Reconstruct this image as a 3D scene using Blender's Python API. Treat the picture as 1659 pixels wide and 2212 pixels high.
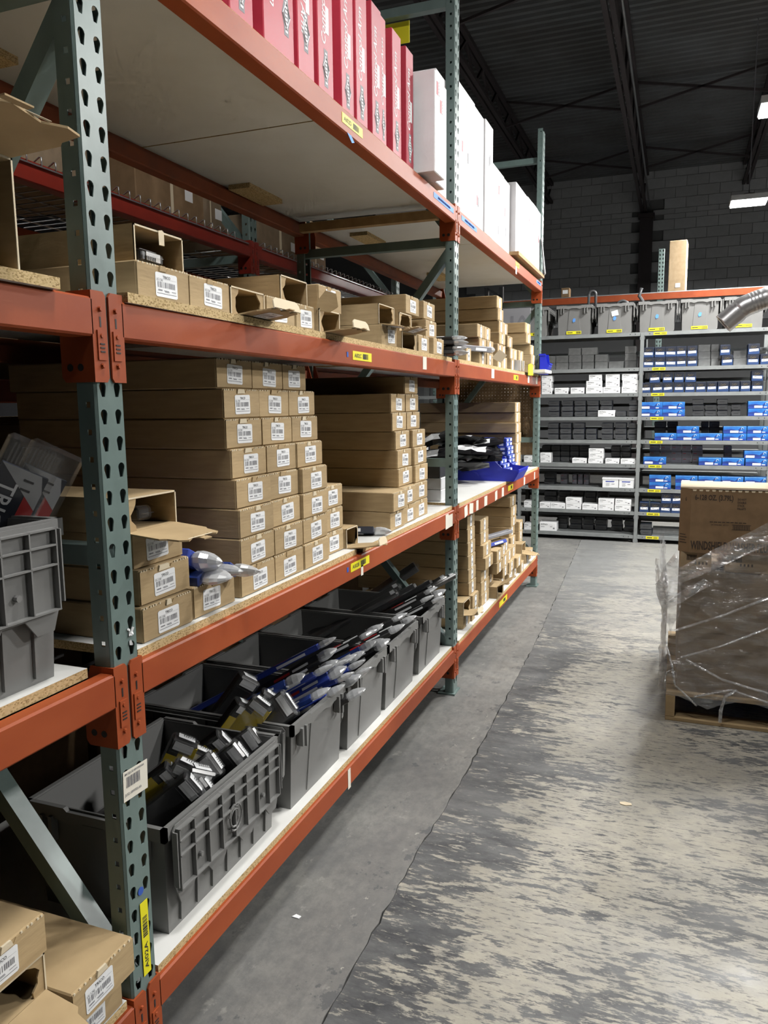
import bpy, bmesh, math, random
from mathutils import Vector, Matrix, Quaternion
random.seed(11)
S = bpy.context.scene
COL = S.collection
for o in list(bpy.data.objects): bpy.data.objects.remove(o)

# ------------------------------------------------------------------ camera
CX, CZ, YAW, PIT, ROL, FPX = .9975, 1.4537, .3637, -.1392, -.0103, 1650.67
cy, sy = math.cos(YAW), math.sin(YAW)
FW = Vector((-sy*math.cos(PIT), cy*math.cos(PIT), math.sin(PIT)))
R0 = Vector((cy, sy, 0)); U0 = R0.cross(FW)
RT = math.cos(ROL)*R0 + math.sin(ROL)*U0
UP = -math.sin(ROL)*R0 + math.cos(ROL)*U0
CAMP = Vector((CX, 0, CZ))
cd = bpy.data.cameras.new('camera'); cam = bpy.data.objects.new('camera', cd); COL.objects.link(cam)
cd.sensor_fit = 'HORIZONTAL'; cd.sensor_width = 36; cd.lens = FPX*36/1659; cd.clip_start = .02; cd.clip_end = 200
M = Matrix((RT, UP, -FW)).transposed().to_4x4(); M.translation = CAMP
cam.matrix_world = M; S.camera = cam
def at(u, v, x=None, y=None, z=None):          # photograph pixel -> point on a known plane of the place
    d = FW + RT*((u-829.5)/FPX) - UP*((v-1106)/FPX)
    t = (x-CAMP.x)/d.x if x is not None else (y-CAMP.y)/d.y if y is not None else (z-CAMP.z)/d.z
    return CAMP + d*t

# ------------------------------------------------------------------ world, lamps, exposure
W = bpy.data.worlds.new('world'); S.world = W; W.use_nodes = True
W.node_tree.nodes['Background'].inputs[0].default_value = (.8, .88, 1, 1)
W.node_tree.nodes['Background'].inputs[1].default_value = .004
LAMP_W = 112.0
LAMPS = [(1.735, 10.9, 3.9, 2.4), (1.765, 7.60, 3.9, 1.6), (1.75, 5.0, 3.9, 1.0), (.62, 1.30, 3.9, .42), (1.45, -2.6, 3.9, .08),
         (5.8, 9.5, 3.9, 1.2), (3.95, 4.9, 3.9, 1.9), (5.8, 3.0, 3.9, 2.0), (-3.55, 8.0, 3.9, .3), (-3.55, 3.0, 3.9, .3)]
S.view_settings.view_transform = 'Standard'; S.view_settings.look = 'None'
S.view_settings.exposure = .12; S.view_settings.gamma = 1; S.view_settings.use_curve_mapping = False
S.cycles.use_denoising = True
S.cycles.max_bounces = 4; S.cycles.glossy_bounces = 2; S.cycles.transmission_bounces = 2; S.cycles.transparent_max_bounces = 12; S.cycles.caustics_reflective = False; S.cycles.caustics_refractive = False; S.cycles.use_adaptive_sampling = True; S.cycles.adaptive_threshold = .08; S.cycles.adaptive_min_samples = 12; S.cycles.light_sampling_threshold = .02; S.cycles.diffuse_bounces = 1

# ------------------------------------------------------------------ materials
MATS = {}
def mat(name, col, rough=.6, metal=0., noise=None, bump=None, spec=.5, var=0., emit=None):
    m = bpy.data.materials.new(name); m.use_nodes = True; nt = m.node_tree; b = nt.nodes['Principled BSDF']
    b.inputs['Base Color'].default_value = (*col, 1); b.inputs['Roughness'].default_value = rough
    b.inputs['Metallic'].default_value = metal; b.inputs['Specular IOR Level'].default_value = spec
    tc = nt.nodes.new('ShaderNodeTexCoord'); out = None
    if noise:                       # (scale, colour 2, lo, hi, stretch)
        sc, c2, lo, hi, st = noise
        mp = nt.nodes.new('ShaderNodeMapping'); mp.inputs['Scale'].default_value = st
        nz = nt.nodes.new('ShaderNodeTexNoise'); nz.inputs['Scale'].default_value = sc; nz.inputs['Detail'].default_value = 5
        rp = nt.nodes.new('ShaderNodeMapRange'); rp.inputs[1].default_value = lo; rp.inputs[2].default_value = hi
        mx = nt.nodes.new('ShaderNodeMix'); mx.data_type = 'RGBA'
        mx.inputs[6].default_value = (*col, 1); mx.inputs[7].default_value = (*c2, 1)
        nt.links.new(tc.outputs['Object'], mp.inputs[0]); nt.links.new(mp.outputs[0], nz.inputs[0])
        nt.links.new(nz.outputs[0], rp.inputs[0]); nt.links.new(rp.outputs[0], mx.inputs[0])
        out = mx.outputs[2]
    if var:
        oi = nt.nodes.new('ShaderNodeObjectInfo'); hv = nt.nodes.new('ShaderNodeHueSaturation')
        mr = nt.nodes.new('ShaderNodeMapRange'); mr.inputs[3].default_value = 1-var; mr.inputs[4].default_value = 1+var
        nt.links.new(oi.outputs['Random'], mr.inputs[0]); nt.links.new(mr.outputs[0], hv.inputs['Value'])
        if out: nt.links.new(out, hv.inputs['Color'])
        else: hv.inputs['Color'].default_value = (*col, 1)
        out = hv.outputs[0]
    if out: nt.links.new(out, b.inputs['Base Color'])
    if bump:                        # (scale, strength, stretch)
        mp = nt.nodes.new('ShaderNodeMapping'); mp.inputs['Scale'].default_value = bump[2]
        nz = nt.nodes.new('ShaderNodeTexNoise'); nz.inputs['Scale'].default_value = bump[0]; nz.inputs['Detail'].default_value = 3
        bp = nt.nodes.new('ShaderNodeBump'); bp.inputs['Strength'].default_value = bump[1]; bp.inputs['Distance'].default_value = .004
        nt.links.new(tc.outputs['Object'], mp.inputs[0]); nt.links.new(mp.outputs[0], nz.inputs[0])
        nt.links.new(nz.outputs[0], bp.inputs['Height']); nt.links.new(bp.outputs[0], b.inputs['Normal'])
    if emit:
        b.inputs['Emission Color'].default_value = (*col, 1); b.inputs['Emission Strength'].default_value = emit
    MATS[name] = m; return m
I3 = (1, 1, 1)
mat('cardboard', (.48, .350, .192), .8, noise=(9, (.40, .288, .155), .35, .7, (1, 1, 7)), bump=(120, .12, (.15, .15, 1)), spec=.25, var=.10)
mat('cardboard_torn', (.72, .62, .45), .9, spec=.2)
mat('cardboard_tan', (.46, .34, .21), .8, noise=(20, (.40, .29, .17), .4, .7, I3), spec=.25, var=.06)
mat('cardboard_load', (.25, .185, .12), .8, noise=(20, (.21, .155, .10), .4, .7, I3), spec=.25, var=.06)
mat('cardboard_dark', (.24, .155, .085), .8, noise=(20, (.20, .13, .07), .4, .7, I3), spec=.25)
mat('paper', (.86, .87, .88), .6, spec=.3)
mat('paper_cream', (.80, .76, .66), .7, spec=.3)
mat('ink', (.02, .02, .025), .6)
mat('ink_grey', (.22, .22, .24), .6)
mat('ink_brown', (.045, .03, .02), .7)
mat('green_steel', (.150, .212, .198), .38, noise=(14, (.115, .165, .155), .4, .75, (1, 1, .35)), bump=(40, .08, I3), spec=.6)
mat('orange_steel', (.37, .076, .021), .50, noise=(10, (.31, .055, .014), .35, .7, (1, .4, 1)), bump=(30, .06, I3), spec=.3)
mat('red_steel', (.30, .030, .018), .4, noise=(8, (.22, .022, .014), .35, .7, I3), spec=.5)
mat('old_orange', (.30, .075, .03), .5, noise=(8, (.20, .06, .03), .35, .7, I3), spec=.4)
mat('melamine', (.80, .80, .77), .35, noise=(6, (.74, .73, .69), .4, .8, I3))
mat('wood', (.47, .31, .15), .7, noise=(16, (.36, .22, .10), .35, .7, (1, .1, 1)))
mat('pallet_wood', (.38, .27, .14), .8, noise=(14, (.26, .18, .09), .35, .7, (.15, 1, 1)), var=.15)
mat('grey_plastic', (.20, .20, .195), .42, bump=(60, .05, I3), var=.05)
mat('dark_plastic', (.055, .057, .06), .45)
mat('shelf_steel', (.25, .265, .265), .4, noise=(12, (.21, .225, .225), .4, .7, I3))
mat('galvanised', (.45, .46, .47), .35, metal=.8)
mat('blue_plastic', (.012, .025, .52), .35)
mat('black', (.012, .012, .013), .45)
mat('black_gloss', (.01, .01, .012), .2)
mat('navy', (.022, .055, .16), .45)
mat('navy_dark', (.012, .016, .03), .45)
mat('gold', (.45, .33, .12), .5)
mat('sky_blue', (.035, .22, .62), .4, noise=(9, (.02, .12, .45), .35, .65, (1, 1, 2.5)))
mat('blue_ink', (.03, .06, .36), .4)
mat('blue_deep', (.02, .05, .25), .4)
mat('charcoal', (.055, .058, .062), .6, var=.12)
mat('grey_wrap', (.17, .175, .175), .25, noise=(30, (.21, .215, .215), .4, .7, I3), var=.08)
mat('red_card', (.40, .022, .045), .5, var=.06)
mat('white_card', (.80, .79, .80), .55, noise=(10, (.74, .73, .74), .4, .8, I3), var=.03)
mat('yellow', (.86, .78, .015), .5)
mat('wiper_yellow', (.75, .55, .02), .4)
mat('blue_tape', (.10, .30, .75), .6)
mat('dot_blue', (.03, .10, .48), .5)
mat('roof', (.10, .10, .10), .6, noise=(1.2, (.15, .16, .17), .4, .7, I3))
mat('joist', (.050, .040, .042), .6)
mat('block', (.52, .53, .55), .9, noise=(7, (.45, .46, .48), .35, .7, I3), bump=(60, .25, I3), var=.08)
mat('mortar', (.19, .195, .20), .95)
mat('charcoal_wall', (.05, .05, .055), .9, noise=(3, (.06, .06, .065), .4, .6, I3))
mat('lamp_white', (.6, .6, .6), .5)
mat('lamp_glow', (1, 1, 1), .5, emit=14).cycles.emission_sampling = 'NONE'
mat('chrome_pipe', (.60, .60, .61), .34, metal=.65, bump=(18, .15, (1, 1, 1)))
mat('pegboard', (.26, .17, .09), .8)
mat('red_pad', (.45, .02, .02), .5)
mat('sign_grey', (.30, .30, .32), .6)
mat('grey_box', (.42, .43, .44), .6)
mat('lilac_box', (.30, .30, .36), .5)
mat('silver_box', (.55, .56, .57), .45)
def clear(name, t, white, rough, bumpy=0., tint=(1, 1, 1)):
    m = bpy.data.materials.new(name); m.use_nodes = True; nt = m.node_tree; nt.nodes.remove(nt.nodes['Principled BSDF'])
    tr = nt.nodes.new('ShaderNodeBsdfTransparent'); tr.inputs[0].default_value = (*tint, 1)
    gl = nt.nodes.new('ShaderNodeBsdfGlossy'); gl.inputs['Roughness'].default_value = rough
    df = nt.nodes.new('ShaderNodeBsdfDiffuse'); df.inputs[0].default_value = (.8, .82, .84, 1)
    a = nt.nodes.new('ShaderNodeMixShader'); b = nt.nodes.new('ShaderNodeMixShader')
    a.inputs[0].default_value = white; b.inputs[0].default_value = 1-t
    nt.links.new(gl.outputs[0], a.inputs[1]); nt.links.new(df.outputs[0], a.inputs[2])
    nt.links.new(tr.outputs[0], b.inputs[1]); nt.links.new(a.outputs[0], b.inputs[2])
    nt.links.new(b.outputs[0], nt.nodes['Material Output'].inputs[0])
    if bumpy:
        tc = nt.nodes.new('ShaderNodeTexCoord'); mp = nt.nodes.new('ShaderNodeMapping'); mp.inputs['Scale'].default_value = (1, 1, 3.5)
        mp.inputs['Rotation'].default_value = (.3, .35, 0)
        nz = nt.nodes.new('ShaderNodeTexNoise'); nz.inputs['Scale'].default_value = 9; nz.inputs['Detail'].default_value = 6
        bp = nt.nodes.new('ShaderNodeBump'); bp.inputs['Strength'].default_value = bumpy; bp.inputs['Distance'].default_value = .02
        nt.links.new(tc.outputs['Object'], mp.inputs[0]); nt.links.new(mp.outputs[0], nz.inputs[0]); nt.links.new(nz.outputs[0], bp.inputs['Height'])
        nt.links.new(bp.outputs[0], gl.inputs['Normal']); nt.links.new(bp.outputs[0], df.inputs['Normal'])
        rp = nt.nodes.new('ShaderNodeMapRange'); rp.inputs[1].default_value = .42; rp.inputs[2].default_value = .75
        rp.inputs[3].default_value = (1-t)*.55; rp.inputs[4].default_value = min(1, (1-t)*1.9)
        nt.links.new(nz.outputs[0], rp.inputs[0]); nt.links.new(rp.outputs[0], b.inputs[0])
    MATS[name] = m
clear('clear_plastic', .86, .12, .20)
clear('clear_tip', .34, .58, .22)
clear('film', .74, .34, .20, 1.0)
clear('film_loose', .52, .42, .20, 1.0)

def nodes_floor(name, left):
    m = bpy.data.materials.new(name); m.use_nodes = True; nt = m.node_tree; b = nt.nodes['Principled BSDF']
    N = nt.nodes.new; Lk = nt.links.new
    tc = N('ShaderNodeTexCoord')
    def noise(scale, stretch, detail=6, rough=.6, rot=0.):
        mp = N('ShaderNodeMapping'); mp.inputs['Scale'].default_value = stretch; mp.inputs['Rotation'].default_value = (0, 0, rot)
        nz = N('ShaderNodeTexNoise'); nz.inputs['Scale'].default_value = scale; nz.inputs['Detail'].default_value = detail; nz.inputs['Roughness'].default_value = rough
        Lk(tc.outputs['Object'], mp.inputs[0]); Lk(mp.outputs[0], nz.inputs[0]); return nz.outputs[0]
    def rng(s, a, c, lo=0., hi=1.):
        r = N('ShaderNodeMapRange'); r.inputs[1].default_value = a; r.inputs[2].default_value = c
        r.inputs[3].default_value = lo; r.inputs[4].default_value = hi; Lk(s, r.inputs[0]); return r.outputs[0]
    def math_(op, a, c):
        n = N('ShaderNodeMath'); n.operation = op
        for i, q in enumerate((a, c)):
            if isinstance(q, (int, float)): n.inputs[i].default_value = q
            else: Lk(q, n.inputs[i])
        return n.outputs[0]
    def mix(f, a, c):
        n = N('ShaderNodeMix'); n.data_type = 'RGBA'
        if isinstance(f, (int, float)): n.inputs[0].default_value = f
        else: Lk(f, n.inputs[0])
        for i, q in ((6, a), (7, c)):
            if isinstance(q, tuple): n.inputs[i].default_value = (*q, 1)
            else: Lk(q, n.inputs[i])
        return n.outputs[2]
    sep = N('ShaderNodeSeparateXYZ'); Lk(tc.outputs['Object'], sep.inputs[0])
    if left:
        c = mix(rng(noise(2.0, (1, 1, 1), 8, .65), .35, .68), (.150, .149, .143), (.262, .255, .235))
        c = mix(rng(noise(26, (1, .6, 1), 6, .75), .42, .62, 0, .6), c, (.125, .125, .125))
        c = mix(rng(noise(11, (1.4, 1, 1), 6, .72), .60, .66, 0, .5), c, (.345, .335, .30))
        near = rng(sep.outputs[0], .02, .26, 0., .11)
        c = mix(rng(math_('ADD', noise(7, (1, .8, 1), 6, .7), near), .655, .675, 0, .8), c, (.095, .098, .102))
        c = mix(rng(math_('ADD', noise(15, (1, .7, 1), 6, .7), near), .74, .755, 0, .75), c, (.46, .44, .38))
    else:
        beige = mix(rng(noise(3, (1, 1, 1), 8, .65), .35, .7), (.31, .29, .24), (.43, .40, .33))
        beige = mix(rng(noise(22, (.5, 1, 1), 6, .72), .45, .62, 0, .55), beige, (.235, .23, .21))
        grey = mix(rng(noise(9, (.4, 1, 1), 6, .7), .38, .66), (.048, .050, .054), (.150, .152, .150))
        fine = math_('ADD', math_('MULTIPLY', noise(11, (.42, 1.4, 1), 7, .74, -.10), .5), math_('MULTIPLY', noise(46, (.34, 1.3, 1), 5, .68, -.10), .5))
        patch = noise(1.9, (.8, 1, 1), 6, .6)
        # dark coating survives in a strip along the joint, is worn off in the middle of the aisle
        wob = math_('MULTIPLY', math_('SUBTRACT', noise(1.6, (1, 1, 1), 5), .5), .6)
        xx = math_('ADD', sep.outputs[0], wob)
        strip = rng(xx, .38, .66, .105, 0.)
        rightp = rng(xx, 1.1, 1.7, 0., .06)
        s = math_('ADD', fine, math_('MULTIPLY', math_('SUBTRACT', patch, .5), .50))
        s = math_('ADD', s, math_('ADD', strip, rightp))
        f = rng(s, .525, .56)
        c = mix(f, beige, grey)
        c = mix(rng(noise(60, (.30, 1.3, 1), 5, .72, -.10), .555, .60, 0, .75), c, (.085, .087, .092))
        c = mix(rng(noise(34, (.35, 1.2, 1), 5, .72, -.10), .60, .64, 0, .6), c, (.42, .40, .33))
        c = mix(rng(noise(1.1, (1, 1, 1), 5, .6), .48, .72, 0, .5), c, (.20, .20, .195))
        c = mix(rng(sep.outputs[1], 3.8, 6.5, 0., .62), c, (.235, .237, .232))
    Lk(c, b.inputs['Base Color'])
    Lk(rng(noise(6, I3), .3, .7, .38, .62), b.inputs['Roughness'])
    bp = N('ShaderNodeBump'); bp.inputs['Strength'].default_value = .25; bp.inputs['Distance'].default_value = .004
    Lk(noise(45, I3, 6), bp.inputs['Height']); Lk(bp.outputs[0], b.inputs['Normal'])
    MATS[name] = m
nodes_floor('concrete_worn', False); nodes_floor('concrete_grey', True)

def particle():
    m = bpy.data.materials.new('chipboard'); m.use_nodes = True; nt = m.node_tree; b = nt.nodes['Principled BSDF']
    tc = nt.nodes.new('ShaderNodeTexCoord'); mp = nt.nodes.new('ShaderNodeMapping'); mp.inputs['Scale'].default_value = (1, .55, 1)
    v = nt.nodes.new('ShaderNodeTexVoronoi'); v.inputs['Scale'].default_value = 420; v.inputs['Randomness'].default_value = 1
    rp = nt.nodes.new('ShaderNodeValToRGB'); rp.color_ramp.elements[0].color = (.30, .20, .09, 1); rp.color_ramp.elements[1].color = (.66, .50, .27, 1)
    rp.color_ramp.elements[1].position = .62; e = rp.color_ramp.elements.new(.22); e.color = (.50, .36, .17, 1)
    sp = nt.nodes.new('ShaderNodeSeparateColor')
    nt.links.new(tc.outputs['Object'], mp.inputs[0]); nt.links.new(mp.outputs[0], v.inputs[0])
    nt.links.new(v.outputs['Color'], sp.inputs[0]); nt.links.new(sp.outputs[0], rp.inputs[0]); nt.links.new(rp.outputs[0], b.inputs['Base Color'])
    b.inputs['Roughness'].default_value = .9; b.inputs['Specular IOR Level'].default_value = .2
    MATS['chipboard'] = m
particle()

# ------------------------------------------------------------------ mesh helpers
TEXT = {}
def text_geo(s, font_shear=0., bold=.012):
    k = (s, font_shear, bold)
    if k not in TEXT:
        cu = bpy.data.curves.new('t', 'FONT'); cu.body = s; cu.resolution_u = 2; cu.shear = font_shear; cu.offset = bold
        o = bpy.data.objects.new('t', cu); COL.objects.link(o)
        dg = bpy.context.evaluated_depsgraph_get(); me = o.evaluated_get(dg).to_mesh()
        vs = [tuple(v.co) for v in me.vertices]; fs = [tuple(p.vertices) for p in me.polygons]
        o.evaluated_get(dg).to_mesh_clear(); bpy.data.objects.remove(o); bpy.data.curves.remove(cu)
        x0 = min(v[0] for v in vs); x1 = max(v[0] for v in vs); y0 = min(v[1] for v in vs); y1 = max(v[1] for v in vs)
        TEXT[k] = ([((v[0]-x0)/(x1-x0), (v[1]-y0)/(y1-y0)) for v in vs], fs)
    return TEXT[k]
class MB:
    def __init__(s): s.v = []; s.f = []; s.m = []
    def add(s, vs, fs, mi=0):
        b = len(s.v); s.v += [tuple(v) for v in vs]; s.f += [tuple(b+i for i in f) for f in fs]; s.m += [mi]*len(fs); return s
    def quad(s, a, b, c, d, mi=0): return s.add([a, b, c, d], [(0, 1, 2, 3)], mi)
    def box(s, x0, y0, z0, x1, y1, z1, mi=0, top=None):
        v = [(x0,y0,z0),(x1,y0,z0),(x1,y1,z0),(x0,y1,z0),(x0,y0,z1),(x1,y0,z1),(x1,y1,z1),(x0,y1,z1)]
        fs = [(0,3,2,1),(4,5,6,7),(0,1,5,4),(1,2,6,5),(2,3,7,6),(3,0,4,7)]
        s.add(v, fs, mi)
        if top is not None: s.m[-6] = top; s.m[-5] = top
        return s
    def cbox(s, x0, y0, z0, x1, y1, z1, c=.003, mi=0):      # box with chamfered edges
        bm = bmesh.new(); bmesh.ops.create_cube(bm, size=1)
        for q in bm.verts: q.co = ((x0+x1)/2+q.co.x*(x1-x0), (y0+y1)/2+q.co.y*(y1-y0), (z0+z1)/2+q.co.z*(z1-z0))
        bmesh.ops.bevel(bm, geom=bm.edges[:], offset=c, segments=1, affect='EDGES')
        bm.verts.index_update(); s.add([q.co for q in bm.verts], [[q.index for q in f.verts] for f in bm.faces], mi); bm.free(); return s
    def bar(s, a, b, w, h, up=(0, 0, 1), mi=0):             # box along a segment
        a = Vector(a); b = Vector(b); d = (b-a).normalized(); n = d.cross(Vector(up)).normalized(); t = n.cross(d)
        n *= w/2; t *= h/2
        v = [a-n-t, a+n-t, a+n+t, a-n+t, b-n-t, b+n-t, b+n+t, b-n+t]
        return s.add(v, [(0,3,2,1),(4,5,6,7),(0,1,5,4),(1,2,6,5),(2,3,7,6),(3,0,4,7)], mi)
    def prism(s, poly, o, ux, uy, d, mi=0):                  # polygon in plane (ux, uy) extruded by vector d
        o = Vector(o); ux = Vector(ux); uy = Vector(uy); d = Vector(d); n = len(poly)
        A = [o+ux*p[0]+uy*p[1] for p in poly]; B = [q+d for q in A]
        return s.add(A+B, [tuple(range(n-1, -1, -1)), tuple(range(n, 2*n))]+[(i, (i+1) % n, n+(i+1) % n, n+i) for i in range(n)], mi)
    def tube(s, pts, r, n=8, mi=0, cap=True):
        pts = [Vector(p) for p in pts]; rs = r if isinstance(r, (list, tuple)) else [r]*len(pts); rings = []
        ref = Vector((.13, .31, .94))
        for i, p in enumerate(pts):
            d = (pts[min(i+1, len(pts)-1)]-pts[max(i-1, 0)]).normalized()
            e = d.cross(ref).normalized(); g = d.cross(e)
            rings.append([p+(e*math.cos(2*math.pi*k/n)+g*math.sin(2*math.pi*k/n))*rs[i] for k in range(n)])
        vs = [q for rg in rings for q in rg]; fs = []
        for i in range(len(pts)-1):
            for k in range(n): fs.append((i*n+k, i*n+(k+1) % n, (i+1)*n+(k+1) % n, (i+1)*n+k))
        if cap: fs += [tuple(range(n-1, -1, -1)), tuple(range((len(pts)-1)*n, len(pts)*n))]
        return s.add(vs, fs, mi)
    def text(s, t, o, ux, uy, mi=0, shear=0., bold=.012):               # ux, uy: full width / full height vectors
        vs, fs = text_geo(t, shear, bold); o = Vector(o); ux = Vector(ux); uy = Vector(uy)
        return s.add([o+ux*v[0]+uy*v[1] for v in vs], fs, mi)
    def xform(s, mtx): s.v = [tuple(mtx @ Vector(v)) for v in s.v]; return s
    def mesh(s, name, mats, smooth=False):
        me = bpy.data.meshes.new(name); me.from_pydata(s.v, [], s.f)
        for q in (mats if isinstance(mats, (list, tuple)) else [mats]): me.materials.append(MATS[q])
        me.polygons.foreach_set('material_index', s.m)
        if smooth: me.polygons.foreach_set('use_smooth', [True]*len(s.f))
        me.update(); return me
    def build(s, name, mats, parent=None, smooth=False, loc=None):
        return link(name, s.mesh(name, mats, smooth), parent, loc)
def link(name, me, parent=None, loc=None, rot=None):
    o = bpy.data.objects.new(name, me); COL.objects.link(o)
    if parent: o.parent = parent
    if loc is not None: o.location = loc
    if rot is not None: o.rotation_euler = rot
    return o
def tag(o, label=None, cat=None, group=None, kind=None):
    for k, v in (('label', label), ('category', cat), ('group', group), ('kind', kind)):
        if v: o[k] = v
    return o
def thing(name, label, cat, loc=(0, 0, 0), rz=0., group=None):
    return tag(link(name, None, None, loc, (0, 0, rz)), label, cat, group)
CACHE = {}
def cached(key, fn):
    if key not in CACHE: CACHE[key] = fn()
    return CACHE[key]
ORD = ['', 'first', 'second', 'third', 'fourth', 'fifth', 'sixth', 'seventh', 'eighth', 'ninth', 'tenth', 'eleventh', 'twelfth', 'thirteenth', 'fourteenth']

# ------------------------------------------------------------------ rack dimensions
Y1, LB = 1.1388, 2.4362
Y2, Y3, Y0 = Y1+LB, Y1+2*LB, Y1-LB
PW = .0762                                   # post width along the aisle
ZA, ZB, ZC, ZD = .2359, .9448, 1.6524, 2.36  # beam tops
BT = .019                                    # board thickness
DA, DB, DC, DD = ZA+BT, ZB+BT, ZC+BT, ZD+BT
XBK = -.82                                   # back of the rack
# ------------------------------------------------------------------ floor, walls, roof
JX = [(-8.5, .30), (0, .285), (1.6, .268), (2.25, .262), (2.75, .272), (3.6, .262), (4.6, .245), (5.8, .20), (7.4, .133), (9.2, .06), (17.2, -.30)]
def joint_x(y):
    for (a, b), (c, d) in zip(JX, JX[1:]):
        if a <= y <= c: return b+(d-b)*(y-a)/(c-a)
    return JX[-1][1]
def floor_half(name, left, label):
    mb = MB(); ys = []; y = -8.5
    while y < 17.2: ys.append(y); y += .045 if -.5 < y < 9 else .5
    ys.append(17.2); rnd = random.Random(5); jag = [rnd.uniform(-.004, .004) for _ in ys]; gap = [rnd.choice((.0006, .001, .0015, .003)) for _ in ys]
    a = []
    for i, q in enumerate(ys):
        x = joint_x(q)+jag[i]; a.append(x-gap[i] if left else x+gap[i])
    xo = -9.2 if left else 9.2
    for i in range(len(ys)-1):
        p = [(a[i], ys[i]), (xo, ys[i]), (xo, ys[i+1]), (a[i+1], ys[i+1])]
        if not left: mb.quad(*[(u, v, 0) for u, v in p])
        else: mb.quad(*[(u, v, 0) for u, v in reversed(p)])
        mb.quad((a[i], ys[i], 0), (a[i+1], ys[i+1], 0), (a[i+1], ys[i+1], -.03), (a[i], ys[i], -.03))
    o = mb.build(name, 'concrete_grey' if left else 'concrete_worn'); tag(o, label, None, None, 'structure'); return o
floor_half('floor', False, 'worn concrete floor slab of the aisle with peeled dark coating')
floor_half('floor', True, 'plain grey concrete floor slab under the racks')
tag(MB().box(-9.2, -8.5, -.12, 9.2, 17.2, -.02).build('floor', 'mortar'), 'dark sub-base in the floor joint', None, None, 'structure')
# back wall: concrete blocks, each its own piece where they can be seen
YW = 17.0
wall = tag(MB().box(-9.2, YW+.02, 0, 9.2, YW+.3, 6.2).build('wall_back', 'mortar'), 'grey painted concrete block wall at the far end', None, None, 'structure')
tag(MB().box(-9.4, -8.5, 0, -9.2, 17.2, 6.2).build('wall_left', 'charcoal_wall'), 'block wall far beyond the racks', None, None, 'structure')
tag(MB().box(9.2, -8.5, 0, 9.4, 17.2, 6.2).build('wall_right', 'charcoal_wall'), 'block wall on the aisle side', None, None, 'structure')
tag(MB().box(-9.4, -8.7, 0, 9.4, -8.5, 6.2).build('wall_front', 'charcoal_wall'), 'block wall behind the viewer', None, None, 'structure')
def block_mesh(w, h): return cached(('blk', w, h), lambda: MB().cbox(-w/2, 0, 0, w/2, .05, h, .003).mesh('brick', 'block'))
rnd = random.Random(3); z = 3.05; row = 0
while z < 6.05:
    thin = abs(z-5.08) < .11
    h = .1 if thin else .2032
    n = 17
    for i in range(-8, 9):
        x = .4064*(i+(.5 if row % 2 else 0))
        if abs(x-.285) < .19 and z < 5.3: continue
        link('brick', block_mesh(.401, h-.006), wall, (x, YW-.028+rnd.uniform(-.002, .003), z+.003))
    z += h; row += 1
tag(MB().box(.16, YW-.16, 0, .41, YW+.0, 5.22).box(.13, YW-.19, 5.12, .44, YW, 5.2).build('trim_1', 'joist'), 'dark brown steel column against the block wall', None, None, 'structure')
# corrugated roof
mb = MB(); y = -8.5; prof = []
while y < 17.2: prof += [(y, 6.07), (y+.06, 6.07), (y+.075, 6.03), (y+.135, 6.03)]; y += .15
for (a, b), (c, d) in zip(prof, prof[1:]): mb.quad((-9.2, a, b), (-9.2, c, d), (9.2, c, d), (9.2, a, b))
tag(mb.build('ceiling', 'roof'), 'dark corrugated metal roof deck', None, None, 'structure')
web_me = MB().bar((0, -.22, -.19), (0, .22, .19), .03, .03, (1, 0, 0)).mesh('web_bar', 'joist')
web_me2 = MB().bar((0, .22, -.19), (0, -.22, .19), .03, .03, (1, 0, 0)).mesh('web_bar', 'joist')
JS = [(-5.4, 5.60), (-3.55, 5.60), (-1.66, 5.60), (.23, 5.24), (2.08, 5.60), (3.95, 5.60), (5.8, 5.60)]
JL = {-5.4: 'far left', -3.55: 'left of the racks', -1.66: 'above the racks', .23: 'deep one carrying the conduit above the aisle', 2.08: 'carrying the lamps', 3.95: 'right', 5.8: 'far right'}
for x, zb in JS:
    j = thing('roof_joist', 'dark open web roof joist, '+JL[x], 'joist', (x, 0, zb), 0, 'roof joists')
    ht = 6.02-zb
    MB().box(-.07, -8.4, ht-.06, -.012, 16.98, ht-.0).box(.012, -8.4, ht-.06, .07, 16.98, ht).build('top_chord', 'joist', j)
    MB().box(-.065, -8.4, 0, -.012, 16.98, .055).box(.012, -8.4, 0, .065, 16.98, .055).build('bottom_chord', 'joist', j)
    if x in (-1.66, .23, 2.08):
        y = 5.0; k = 0
        while y < 16.9:
            o = link('web_bar', web_me if k % 2 else web_me2, j, (0, y, ht/2)); o.scale = (1, 1, (ht-.06)/.38); y += .44; k += 1
pts = [(.34, -8.3+i*.5, 5.36) for i in range(50)]
tag(MB().tube(pts+[(.34, 16.9, 5.36)], .018, 8).build('conduit', 'galvanised', None, True), 'grey electrical conduit running along the deep roof joist', 'conduit')
for k, (x0, x1, lab) in enumerate([(-1.66, .23, 'between the rack joist and the conduit joist'), (.23, 2.08, 'between the conduit joist and the lamp joist')]):
    for n, yy in enumerate((8.9, 12.2, 15.2)):
        t = thing('joist_bridging', 'dark crossed bracing rods %s, %s from the wall' % (lab, ORD[3-n]), 'bracing', (0, yy, 0), 0, 'crossed roof bracing')
        for za, zb in ((5.62, 5.98), (5.98, 5.62)):
            MB().bar((x0+.05, 0, za), (x1-.05, .0, zb), .035, .03).build('rod', 'joist', t)

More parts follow.
